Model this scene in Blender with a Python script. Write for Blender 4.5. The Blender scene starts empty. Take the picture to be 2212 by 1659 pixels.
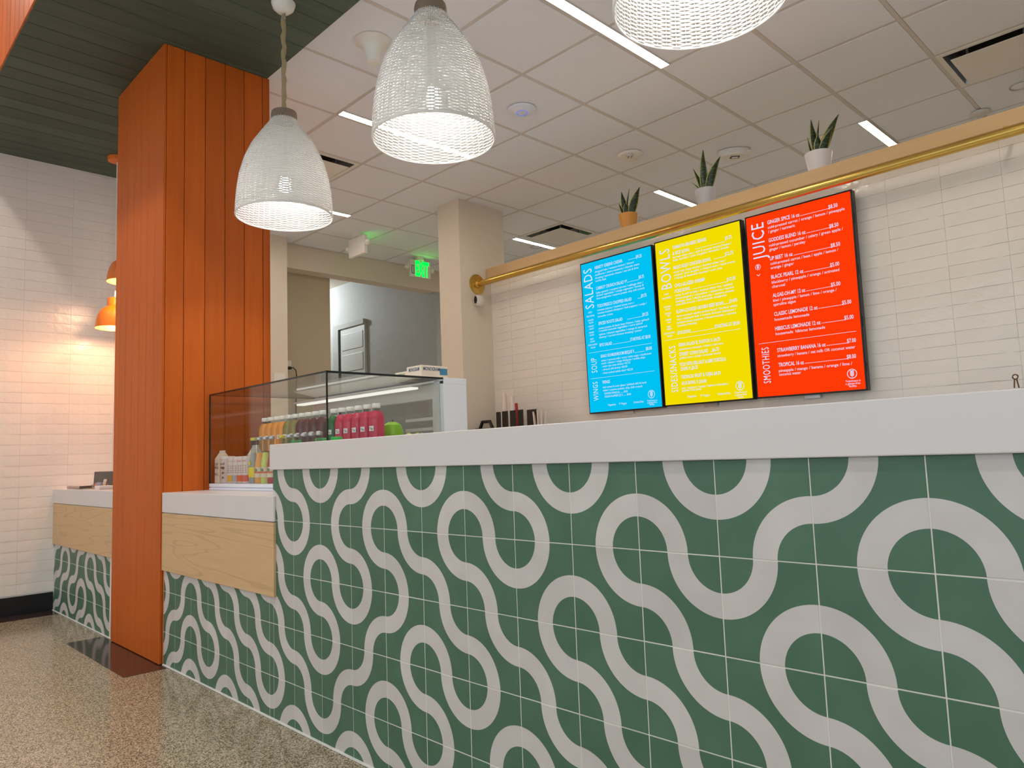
import bpy, bmesh, math, random
from mathutils import Matrix, Vector
random.seed(7)
SC = bpy.context.scene
COL = SC.collection
PI = math.pi

# ------------------------------------------------------------------ camera
cam_d = bpy.data.cameras.new('camera')
cam = bpy.data.objects.new('camera', cam_d)
COL.objects.link(cam)
cam_d.sensor_fit = 'HORIZONTAL'
cam_d.sensor_width = 36.0
cam_d.lens = 25.7122
cam_d.clip_start = 0.02
_R = [[0.6984669, 0.7147120, -0.0364786], [-0.0937743, 0.0408710, -0.9947542], [-0.7094719, 0.6982237, 0.0955687]]
_m = Matrix(((_R[0][0], -_R[1][0], -_R[2][0]), (_R[0][1], -_R[1][1], -_R[2][1]), (_R[0][2], -_R[1][2], -_R[2][2]))).to_4x4()
_m.translation = (2.64346, -1.38997, 1.00386)
cam.matrix_world = _m
SC.camera = cam

# ------------------------------------------------------------------ exposure, world
SC.view_settings.view_transform = 'Standard'
SC.view_settings.look = 'None'
SC.view_settings.gamma = 1.0
SC.view_settings.exposure = 0.0
SC.view_settings.use_curve_mapping = False
W = bpy.data.worlds.new('world')
SC.world = W
W.use_nodes = True
_bg = W.node_tree.nodes['Background']
_bg.inputs[0].default_value = (0.80, 0.90, 1.0, 1)
_bg.inputs[1].default_value = 1.9
E_STRIP, E_PEND, E_ORANGE, E_DOWN, E_CORR = 50.0, 38.0, 10.0, 58.0, 110.0

# ------------------------------------------------------------------ materials
MATS = {}
def lin(c):
    return tuple(((x / 12.92) if x <= 0.04045 else ((x + 0.055) / 1.055) ** 2.4) for x in c)
def rgb(r, g, b):
    return lin((r / 255, g / 255, b / 255))
def nodes_of(name):
    m = bpy.data.materials.new(name)
    m.use_nodes = True
    nt = m.node_tree
    return m, nt, nt.nodes['Principled BSDF']
def N(nt, t, **kw):
    n = nt.nodes.new(t)
    for k, v in kw.items():
        setattr(n, k, v)
    return n
def mixc(nt, fac, a, b):
    n = N(nt, 'ShaderNodeMix', data_type='RGBA')
    L = nt.links.new
    for sock, v in ((n.inputs[0], fac), (n.inputs[6], a), (n.inputs[7], b)):
        if isinstance(v, bpy.types.NodeSocket):
            L(v, sock)
        else:
            sock.default_value = v if not isinstance(v, tuple) else (*v[:3], 1)
    return n.outputs[2]
def mathn(nt, op, a, b=0.0, c=0.0):
    n = N(nt, 'ShaderNodeMath', operation=op)
    for s, v in zip(n.inputs, (a, b, c)):
        if isinstance(v, bpy.types.NodeSocket):
            nt.links.new(v, s)
        else:
            s.default_value = v
    return n.outputs[0]
def mat(name, col, rough=0.5, metal=0.0, var=0.06, scale=14.0, stretch=(1, 1, 1), bump=0.0, bscale=None, rand=0.0, coat=0.0, emit=None, estr=0.0, spec=None):
    """plain procedural surface: noise-varied colour, optional bump and per-object tint"""
    if name in MATS:
        return MATS[name]
    m, nt, p = nodes_of(name)
    L = nt.links.new
    tc = N(nt, 'ShaderNodeTexCoord')
    mp = N(nt, 'ShaderNodeMapping')
    mp.inputs['Scale'].default_value = stretch
    L(tc.outputs['Object'], mp.inputs[0])
    no = N(nt, 'ShaderNodeTexNoise')
    no.inputs['Scale'].default_value = scale
    no.inputs['Detail'].default_value = 4
    L(mp.outputs[0], no.inputs['Vector'])
    lo = tuple(max(0, x * (1 - var)) for x in col)
    hi = tuple(min(1, x * (1 + var)) for x in col)
    c = mixc(nt, no.outputs[0], lo, hi)
    if rand:
        oi = N(nt, 'ShaderNodeObjectInfo')
        f = mathn(nt, 'MULTIPLY_ADD', oi.outputs['Random'], 2 * rand, 1 - rand)
        hs = N(nt, 'ShaderNodeHueSaturation')
        L(c, hs.inputs['Color']); L(f, hs.inputs['Value'])
        c = hs.outputs[0]
    L(c, p.inputs['Base Color'])
    p.inputs['Roughness'].default_value = rough
    p.inputs['Metallic'].default_value = metal
    if coat:
        p.inputs['Coat Weight'].default_value = coat
        p.inputs['Coat Roughness'].default_value = 0.08
    if spec is not None:
        p.inputs['Specular IOR Level'].default_value = spec
    if bump:
        n2 = N(nt, 'ShaderNodeTexNoise')
        n2.inputs['Scale'].default_value = bscale or scale
        L(mp.outputs[0], n2.inputs['Vector'])
        b = N(nt, 'ShaderNodeBump')
        b.inputs['Strength'].default_value = bump
        b.inputs['Distance'].default_value = 0.01
        L(n2.outputs[0], b.inputs['Height'])
        L(b.outputs[0], p.inputs['Normal'])
    if emit:
        p.inputs['Emission Color'].default_value = (*emit, 1)
        p.inputs['Emission Strength'].default_value = estr
    MATS[name] = m
    return m
def wood(name, col, dark, grain=(1, 1, 0.05), scale=30.0, rough=0.45, rand=0.12, figure=0.0, bump=0.05):
    m, nt, p = nodes_of(name)
    L = nt.links.new
    tc = N(nt, 'ShaderNodeTexCoord')
    oi = N(nt, 'ShaderNodeObjectInfo')
    ad = N(nt, 'ShaderNodeVectorMath', operation='MULTIPLY_ADD')
    L(oi.outputs['Random'], ad.inputs[0])
    ad.inputs[1].default_value = (13, 7, 19)
    L(tc.outputs['Object'], ad.inputs[2])
    mp = N(nt, 'ShaderNodeMapping')
    mp.inputs['Scale'].default_value = grain
    L(ad.outputs[0], mp.inputs[0])
    n1 = N(nt, 'ShaderNodeTexNoise')
    n1.inputs['Scale'].default_value = scale
    n1.inputs['Detail'].default_value = 8
    n1.inputs['Roughness'].default_value = 0.65
    if figure:
        n1.inputs['Distortion'].default_value = figure
    L(mp.outputs[0], n1.inputs['Vector'])
    c = mixc(nt, n1.outputs[0], dark, col)
    if figure:
        wv = N(nt, 'ShaderNodeTexNoise')
        wv.inputs['Scale'].default_value = scale * 0.16
        wv.inputs['Distortion'].default_value = 0.8
        L(mp.outputs[0], wv.inputs['Vector'])
        r1 = mathn(nt, 'SINE', mathn(nt, 'MULTIPLY', wv.outputs[0], 70.0))
        r2 = mathn(nt, 'GREATER_THAN', r1, 0.86)
        c = mixc(nt, mathn(nt, 'MULTIPLY', r2, 0.26), c, tuple(x * 0.62 for x in dark))
    hs = N(nt, 'ShaderNodeHueSaturation')
    f = mathn(nt, 'MULTIPLY_ADD', oi.outputs['Random'], 2 * rand, 1 - rand)
    L(c, hs.inputs['Color']); L(f, hs.inputs['Value'])
    L(hs.outputs[0], p.inputs['Base Color'])
    p.inputs['Roughness'].default_value = rough
    p.inputs['Specular IOR Level'].default_value = 0.22
    b = N(nt, 'ShaderNodeBump')
    b.inputs['Strength'].default_value = bump
    b.inputs['Distance'].default_value = 0.005
    L(n1.outputs[0], b.inputs['Height'])
    L(b.outputs[0], p.inputs['Normal'])
    MATS[name] = m
    return m
def emis(name, col, s):
    m = bpy.data.materials.new(name)
    m.use_nodes = True
    nt = m.node_tree
    nt.nodes.clear()
    e = N(nt, 'ShaderNodeEmission')
    e.inputs[0].default_value = (*col, 1)
    e.inputs[1].default_value = s
    o = N(nt, 'ShaderNodeOutputMaterial')
    nt.links.new(e.outputs[0], o.inputs[0])
    MATS[name] = m
    return m
def thin_glass(name, tint=(0.965, 0.98, 0.975), rough=0.01, ior=1.5):
    m = bpy.data.materials.new(name)
    m.use_nodes = True
    nt = m.node_tree
    nt.nodes.clear()
    t = N(nt, 'ShaderNodeBsdfTransparent')
    t.inputs[0].default_value = (*tint, 1)
    g = N(nt, 'ShaderNodeBsdfGlossy')
    g.inputs['Roughness'].default_value = rough
    ge = N(nt, 'ShaderNodeNewGeometry')
    dt = N(nt, 'ShaderNodeVectorMath', operation='DOT_PRODUCT')
    nt.links.new(ge.outputs['Normal'], dt.inputs[0])
    nt.links.new(ge.outputs['Incoming'], dt.inputs[1])
    inv = mathn(nt, 'SUBTRACT', 1.0, mathn(nt, 'ABSOLUTE', dt.outputs['Value']))
    fr = mathn(nt, 'MULTIPLY_ADD', mathn(nt, 'POWER', inv, 5.0), 0.93, 0.026)
    mx = N(nt, 'ShaderNodeMixShader')
    nt.links.new(fr, mx.inputs[0])
    nt.links.new(t.outputs[0], mx.inputs[1])
    nt.links.new(g.outputs[0], mx.inputs[2])
    o = N(nt, 'ShaderNodeOutputMaterial')
    nt.links.new(mx.outputs[0], o.inputs[0])
    MATS[name] = m
    return m

# counter tile: two quarter-ring bands per tile, drawn in the tile's own coordinates
def make_tile_mat():
    m, nt, p = nodes_of('encaustic_tile')
    L = nt.links.new
    uv = N(nt, 'ShaderNodeUVMap')
    sp = N(nt, 'ShaderNodeSeparateXYZ')
    L(uv.outputs[0], sp.inputs[0])
    def ring(cu, cv):
        a = mathn(nt, 'SUBTRACT', sp.outputs[0], cu)
        b = mathn(nt, 'SUBTRACT', sp.outputs[1], cv)
        d = mathn(nt, 'SQRT', mathn(nt, 'ADD', mathn(nt, 'MULTIPLY', a, a), mathn(nt, 'MULTIPLY', b, b)))
        return mathn(nt, 'LESS_THAN', mathn(nt, 'ABSOLUTE', mathn(nt, 'SUBTRACT', d, 0.5)), 0.128)
    band = mathn(nt, 'MAXIMUM', ring(0, 1), ring(1, 0))
    tc = N(nt, 'ShaderNodeTexCoord')
    oi = N(nt, 'ShaderNodeObjectInfo')
    ad = N(nt, 'ShaderNodeVectorMath', operation='MULTIPLY_ADD')
    L(oi.outputs['Random'], ad.inputs[0]); ad.inputs[1].default_value = (11, 5, 17); L(tc.outputs['Object'], ad.inputs[2])
    n1 = N(nt, 'ShaderNodeTexNoise'); n1.inputs['Scale'].default_value = 9; n1.inputs['Detail'].default_value = 5
    L(ad.outputs[0], n1.inputs['Vector'])
    green = mixc(nt, n1.outputs[0], TILE_G0, TILE_G1)
    cream = mixc(nt, n1.outputs[0], TILE_C0, TILE_C1)
    c = mixc(nt, band, green, cream)
    hs = N(nt, 'ShaderNodeHueSaturation')
    f = mathn(nt, 'MULTIPLY_ADD', oi.outputs['Random'], 0.10, 0.95)
    L(c, hs.inputs['Color']); L(f, hs.inputs['Value'])
    L(hs.outputs[0], p.inputs['Base Color'])
    p.inputs['Roughness'].default_value = 0.48
    b = N(nt, 'ShaderNodeBump'); b.inputs['Strength'].default_value = 0.06; b.inputs['Distance'].default_value = 0.004
    n2 = N(nt, 'ShaderNodeTexNoise'); n2.inputs['Scale'].default_value = 55
    L(ad.outputs[0], n2.inputs['Vector']); L(n2.outputs[0], b.inputs['Height']); L(b.outputs[0], p.inputs['Normal'])
    MATS['tile'] = m
TILE_G0, TILE_G1 = rgb(62, 98, 76), rgb(88, 124, 100)
TILE_C0, TILE_C1 = rgb(196, 188, 184), rgb(220, 214, 210)
make_tile_mat()

def make_floor_mat():
    m, nt, p = nodes_of('terrazzo')
    L = nt.links.new
    tc = N(nt, 'ShaderNodeTexCoord')
    v = N(nt, 'ShaderNodeTexVoronoi'); v.inputs['Scale'].default_value = 230
    v2 = N(nt, 'ShaderNodeTexNoise'); v2.inputs['Scale'].default_value = 260; v2.inputs['Detail'].default_value = 3
    v3 = N(nt, 'ShaderNodeTexNoise'); v3.inputs['Scale'].default_value = 3.0
    for q in (v, v2, v3):
        L(tc.outputs['Object'], q.inputs['Vector'])
    sp = N(nt, 'ShaderNodeSeparateColor')
    L(v.outputs['Color'], sp.inputs[0])
    c = mixc(nt, sp.outputs[0], rgb(186, 170, 142), rgb(226, 212, 182))
    dk = mathn(nt, 'GREATER_THAN', sp.outputs[1], 0.62)
    c = mixc(nt, mathn(nt, 'MULTIPLY', dk, 0.8), c, rgb(48, 43, 38))
    c = mixc(nt, mathn(nt, 'GREATER_THAN', v2.outputs[0], 0.56), c, rgb(106, 94, 78))
    c = mixc(nt, mathn(nt, 'MULTIPLY', v3.outputs[0], 0.25), c, rgb(120, 110, 90))
    L(c, p.inputs['Base Color'])
    p.inputs['Roughness'].default_value = 0.16
    MATS['terrazzo'] = m
make_floor_mat()

def make_snake_mat():
    m, nt, p = nodes_of('snake_leaf')
    L = nt.links.new
    uv = N(nt, 'ShaderNodeUVMap')
    sp = N(nt, 'ShaderNodeSeparateXYZ'); L(uv.outputs[0], sp.inputs[0])
    tc = N(nt, 'ShaderNodeTexCoord')
    n1 = N(nt, 'ShaderNodeTexNoise'); n1.inputs['Scale'].default_value = 60; n1.inputs['Detail'].default_value = 3
    mp = N(nt, 'ShaderNodeMapping'); mp.inputs['Scale'].default_value = (0.5, 0.5, 2.2)
    L(tc.outputs['Object'], mp.inputs[0]); L(mp.outputs[0], n1.inputs['Vector'])
    c = mixc(nt, mathn(nt, 'GREATER_THAN', n1.outputs[0], 0.52), rgb(24, 44, 26), rgb(62, 86, 52))
    edge = mathn(nt, 'GREATER_THAN', mathn(nt, 'ABSOLUTE', mathn(nt, 'SUBTRACT', sp.outputs[0], 0.5)), 0.40)
    c = mixc(nt, edge, c, rgb(176, 172, 92))
    L(c, p.inputs['Base Color']); p.inputs['Roughness'].default_value = 0.4
    MATS['snake'] = m
make_snake_mat()

mat('white_quartz', rgb(222, 215, 213), 0.28, var=0.02, scale=6)
mat('grout', rgb(226, 222, 214), 0.9, var=0.05, scale=60)
mat('caulk', rgb(232, 230, 226), 0.6, var=0.05, scale=40)
wood('orange_board', rgb(208, 104, 32), rgb(180, 80, 18), grain=(1, 1, 0.06), scale=34, rough=0.5, rand=0.10)
wood('green_board', rgb(92, 104, 90), rgb(64, 76, 66), grain=(1, 0.05, 1), scale=34, rough=0.5, rand=0.16)
wood('maple', rgb(226, 190, 146), rgb(208, 168, 122), grain=(0.22, 1, 3.2), scale=12, rough=0.45, rand=0.02, figure=1.2, bump=0.02)
wood('maple_shelf', rgb(222, 188, 142), rgb(204, 166, 118), grain=(0.06, 1, 1), scale=30, rough=0.45, rand=0.02, bump=0.02)
mat('dark_groove', rgb(60, 22, 8), 0.8)
mat('green_groove', rgb(20, 26, 22), 0.8)
mat('brass', (0.66, 0.44, 0.11), 0.27, metal=1.0, var=0.08, scale=9, stretch=(0.3, 6, 6))
mat('ceiling_tile', rgb(236, 239, 245), 0.9, var=0.02, scale=120, bump=0.05, bscale=180)
mat('tbar', rgb(212, 206, 200), 0.55, var=0.02)
mat('void_dark', rgb(34, 34, 36), 0.8)
mat('beige_paint', rgb(226, 214, 196), 0.75, var=0.02, scale=20, bump=0.02, bscale=120)
mat('dim_beige', rgb(186, 172, 148), 0.8, var=0.03, scale=10)  # beige wall paint with its weak lighting darkened into the colour
mat('grey_plaster', rgb(176, 176, 174), 0.7, var=0.06, scale=5, bump=0.35, bscale=14)
mat('wall_tile', rgb(238, 230, 220), 0.13, var=0.025, scale=9, bump=0.30, bscale=22, rand=0.02)
mat('wall_tile_left', rgb(240, 232, 224), 0.26, var=0.03, scale=9, bump=0.30, bscale=22, rand=0.025)
mat('wall_grout', rgb(232, 224, 214), 0.85, var=0.04, scale=50)
mat('black_base', rgb(14, 14, 18), 0.35, var=0.2, scale=30)
mat('dark_inlay', rgb(62, 46, 42), 0.12, var=0.2, scale=40)
mat('white_paint', rgb(240, 238, 234), 0.5, var=0.02)
mat('white_plastic', rgb(236, 232, 224), 0.4, var=0.02)
mat('white_cool', rgb(232, 236, 244), 0.35, var=0.02)
mat('steel', rgb(196, 198, 200), 0.32, metal=0.9, var=0.06, stretch=(1, 12, 1))
mat('alu_white', rgb(214, 212, 206), 0.4, metal=0.2, var=0.04)
mat('black_plastic', rgb(16, 16, 18), 0.35, var=0.15)
mat('black_metal', rgb(22, 22, 24), 0.4, metal=0.4, var=0.15)
mat('glass_edge', rgb(20, 30, 28), 0.2, var=0.2)
thin_glass('case_glass')
thin_glass('window_glass', (0.96, 0.98, 0.98))
thin_glass('clear_plastic', (0.74, 0.78, 0.77), 0.05)
mat('orange_metal', rgb(232, 118, 22), 0.35, var=0.03)
mat('orange_metal_in', rgb(236, 164, 72), 0.5, var=0.03)
mat('rope', rgb(172, 152, 116), 0.9, var=0.25, scale=90, bump=0.6, bscale=120)
mat('drift_wood', rgb(132, 112, 94), 0.7, var=0.25, scale=40, stretch=(3, 3, 0.5), bump=0.2)
mat('soil', rgb(52, 40, 30), 0.95, var=0.3, scale=80, bump=0.6)
mat('pot_white', rgb(228, 222, 220), 0.4, var=0.02)
mat('pot_grey', rgb(196, 194, 198), 0.4, var=0.03)
mat('pot_ochre', rgb(216, 152, 66), 0.45, var=0.05)
emis('strip_glow', (1.0, 0.89, 0.75), E_STRIP)
emis('bulb_glow', (1.0, 0.96, 0.92), 60.0)
emis('bulb_warm', (1.0, 0.62, 0.28), 6.0)
emis('exit_glow', (0.0, 1.0, 0.028), 4.0)
emis('ring_glow', (0.12, 0.2, 1.0), 0.9)
emis('led_red', (1.0, 0.02, 0.05), 1.5)
emis('case_lamp', (1.0, 0.96, 0.86), 1.0)
emis('down_glow', (1.0, 0.86, 0.70), 6.0)
emis('screen_blue', rgb(0, 193, 243), 1.0)
emis('screen_yellow', rgb(243, 221, 0), 1.0)
emis('screen_red', rgb(255, 58, 6), 1.0)
emis('screen_text', rgb(216, 226, 255), 1.0)
def make_wicker():
    m = bpy.data.materials.new('wicker'); m.use_nodes = True
    nt = m.node_tree; p = nt.nodes['Principled BSDF']; L = nt.links.new
    tc = N(nt, 'ShaderNodeTexCoord'); no = N(nt, 'ShaderNodeTexNoise'); no.inputs['Scale'].default_value = 60
    L(tc.outputs['Object'], no.inputs['Vector'])
    c = mixc(nt, no.outputs[0], rgb(226, 224, 220), rgb(244, 242, 238))
    L(c, p.inputs['Base Color']); p.inputs['Roughness'].default_value = 0.45
    tr = N(nt, 'ShaderNodeBsdfTranslucent'); tr.inputs[0].default_value = (0.93, 0.93, 0.92, 1)
    mx = N(nt, 'ShaderNodeMixShader'); mx.inputs[0].default_value = 0.5
    L(p.outputs[0], mx.inputs[1]); L(tr.outputs[0], mx.inputs[2])
    L(mx.outputs[0], nt.nodes['Material Output'].inputs[0])
    MATS['wicker'] = m
make_wicker()

# ------------------------------------------------------------------ geometry helpers
class G:
    def __init__(s):
        s.bm = bmesh.new()
    def box(s, x0, x1, y0, y1, z0, z1):
        v = [s.bm.verts.new((x, y, z)) for z in (z0, z1) for y in (y0, y1) for x in (x0, x1)]
        for f in ((0, 2, 3, 1), (4, 5, 7, 6), (0, 1, 5, 4), (2, 6, 7, 3), (0, 4, 6, 2), (1, 3, 7, 5)):
            s.bm.faces.new([v[i] for i in f])
        return s
    def quad(s, *pts):
        s.bm.faces.new([s.bm.verts.new(p) for p in pts]); return s
    def lathe(s, prof, n=32, c=(0, 0, 0), cap0=True, cap1=True, sq=0.0):
        """revolve (r, z) profile about z; sq>0 squares the section off (super-ellipse)"""
        rings = []
        for r, z in prof:
            ring = []
            for k in range(n):
                a = 2 * PI * k / n
                ca, sa = math.cos(a), math.sin(a)
                rr = r
                if sq:
                    e = 2 + sq
                    rr = r / ((abs(ca) ** e + abs(sa) ** e) ** (1 / e))
                ring.append(s.bm.verts.new((c[0] + rr * ca, c[1] + rr * sa, c[2] + z)))
            rings.append(ring)
        for a, b in zip(rings, rings[1:]):
            for k in range(n):
                s.bm.faces.new((a[k], a[(k + 1) % n], b[(k + 1) % n], b[k]))
        if cap0: s.bm.faces.new(rings[0][::-1])
        if cap1: s.bm.faces.new(rings[-1])
        return s
    def tube(s, pts, r, n=8, cap=True):
        pts = [Vector(p) for p in pts]
        rings = []
        up = Vector((0.0, 0.0, 1.0))
        for i, p in enumerate(pts):
            d = (pts[min(i + 1, len(pts) - 1)] - pts[max(i - 1, 0)]).normalized()
            if abs(d.dot(up)) > 0.95: u = d.cross(Vector((1, 0, 0))).normalized()
            else: u = d.cross(up).normalized()
            w = d.cross(u).normalized()
            rr = r[i] if isinstance(r, (list, tuple)) else r
            rings.append([s.bm.verts.new(p + u * rr * math.cos(2 * PI * k / n) + w * rr * math.sin(2 * PI * k / n)) for k in range(n)])
        for a, b in zip(rings, rings[1:]):
            for k in range(n):
                s.bm.faces.new((a[k], a[(k + 1) % n], b[(k + 1) % n], b[k]))
        if cap:
            s.bm.faces.new(rings[0][::-1]); s.bm.faces.new(rings[-1])
        return s
    def prism(s, poly, axis, a, b):
        """extrude a 2-D polygon along an axis ('x': poly is (y,z); 'y': (x,z); 'z': (x,y))"""
        def pt(p, t):
            return {'x': (t, p[0], p[1]), 'y': (p[0], t, p[1]), 'z': (p[0], p[1], t)}[axis]
        A = [s.bm.verts.new(pt(p, a)) for p in poly]
        Bv = [s.bm.verts.new(pt(p, b)) for p in poly]
        n = len(poly)
        for i in range(n):
            s.bm.faces.new((A[i], A[(i + 1) % n], Bv[(i + 1) % n], Bv[i]))
        s.bm.faces.new(A[::-1]); s.bm.faces.new(Bv)
        return s
    def mesh(s, name, bevel=0.0, seg=2, smooth=False):
        bmesh.ops.recalc_face_normals(s.bm, faces=s.bm.faces)
        if bevel:
            es = [e for e in s.bm.edges if len(e.link_faces) == 2 and e.calc_face_angle(0) > 0.5]
            bmesh.ops.bevel(s.bm, geom=es, offset=bevel, segments=seg, affect='EDGES', profile=0.5)
        me = bpy.data.meshes.new(name)
        s.bm.to_mesh(me); s.bm.free()
        if smooth:
            for f in me.polygons: f.use_smooth = True
            try:
                me.set_sharp_from_angle(angle=0.7)
            except Exception:
                pass
        return me
    def build(s, name, m, parent=None, loc=(0, 0, 0), bevel=0.0, seg=2, smooth=False):
        return put(name, s.mesh(name, bevel, seg, smooth), m, parent, loc)
def put(name, me, m=None, parent=None, loc=(0, 0, 0), rot=None):
    o = bpy.data.objects.new(name, me)
    COL.objects.link(o)
    if m is not None and len(me.materials) == 0:
        me.materials.append(MATS[m])
    if parent is not None: o.parent = parent
    o.location = loc
    if rot: o.rotation_euler = rot
    return o
def box(name, x0, x1, y0, y1, z0, z1, m, parent=None, bevel=0.0, loc=(0, 0, 0)):
    return G().box(x0, x1, y0, y1, z0, z1).build(name, m, parent, loc, bevel)
def tag(o, label, cat, group=None):
    o['label'] = label; o['category'] = cat
    if group: o['group'] = group
    return o
def struct(o, label=None):
    o['kind'] = 'structure'
    if label: o['label'] = label
    return o
def thing(name, label, cat, loc=(0, 0, 0), rz=0.0, group=None):
    o = bpy.data.objects.new(name, None)
    o.empty_display_size = 0.1
    COL.objects.link(o)
    o.location = loc; o.rotation_euler = (0, 0, rz)
    return tag(o, label, cat, group)
def dup(root, loc, rz=None, label=None):
    def cp(o, par):
        c = o.copy(); COL.objects.link(c)
        if par: c.parent = par
        for ch in list(o.children): cp(ch, c)
        return c
    r = cp(root, None)
    r.location = loc
    if rz is not None: r.rotation_euler = (0, 0, rz)
    if label: r['label'] = label
    return r
def light(name, kind, loc, energy, col, parent=None, **kw):
    l = bpy.data.lights.new(name, kind)
    l.energy = energy; l.color = col
    for k, v in kw.items(): setattr(l, k, v)
    o = bpy.data.objects.new(name, l)
    COL.objects.link(o); o.location = loc
    if parent: o.parent = parent
    return o
_tc = {}
def text_geo(s, bold=0.0):
    if (s, bold) in _tc: return _tc[(s, bold)]
    cu = bpy.data.curves.new('t', 'FONT')
    cu.body = s; cu.resolution_u = 2; cu.space_character = 1.12 if bold == 0.0 else 1.0; cu.size = 1.0; cu.offset = bold
    o = bpy.data.objects.new('t', cu)
    me = bpy.data.meshes.new_from_object(o)
    vs = [tuple(v.co) for v in me.vertices]; fs = [tuple(p.vertices) for p in me.polygons]
    bpy.data.objects.remove(o); bpy.data.curves.remove(cu); bpy.data.meshes.remove(me)
    _tc[(s, bold)] = (vs, fs)
    return vs, fs
CAPH = None
def text_into(V, F, s, fn, width, cap, bold=0.0, align='l'):
    """append text outlines scaled to a width and cap height; fn maps (along, up) to 3-D"""
    global CAPH
    if CAPH is None:
        CAPH = max(v[1] for v in text_geo('H')[0])
    vs, fs = text_geo(s, bold)
    if not vs: return
    x0 = min(v[0] for v in vs); x1 = max(v[0] for v in vs)
    sx = width / max(1e-6, x1 - x0); sy = cap / CAPH
    off = {'l': 0, 'c': -width / 2}[align]
    b = len(V)
    for x, y, z in vs: V.append(fn((x - x0) * sx + off, y * sy))
    for f in fs: F.append(tuple(i + b for i in f))
def text_obj(name, s, fn, width, cap, m, parent, bold=0.0, align='l'):
    V, F = [], []
    text_into(V, F, s, fn, width, cap, bold, align)
    me = bpy.data.meshes.new(name); me.from_pydata(V, [], F)
    return put(name, me, m, parent)
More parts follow.
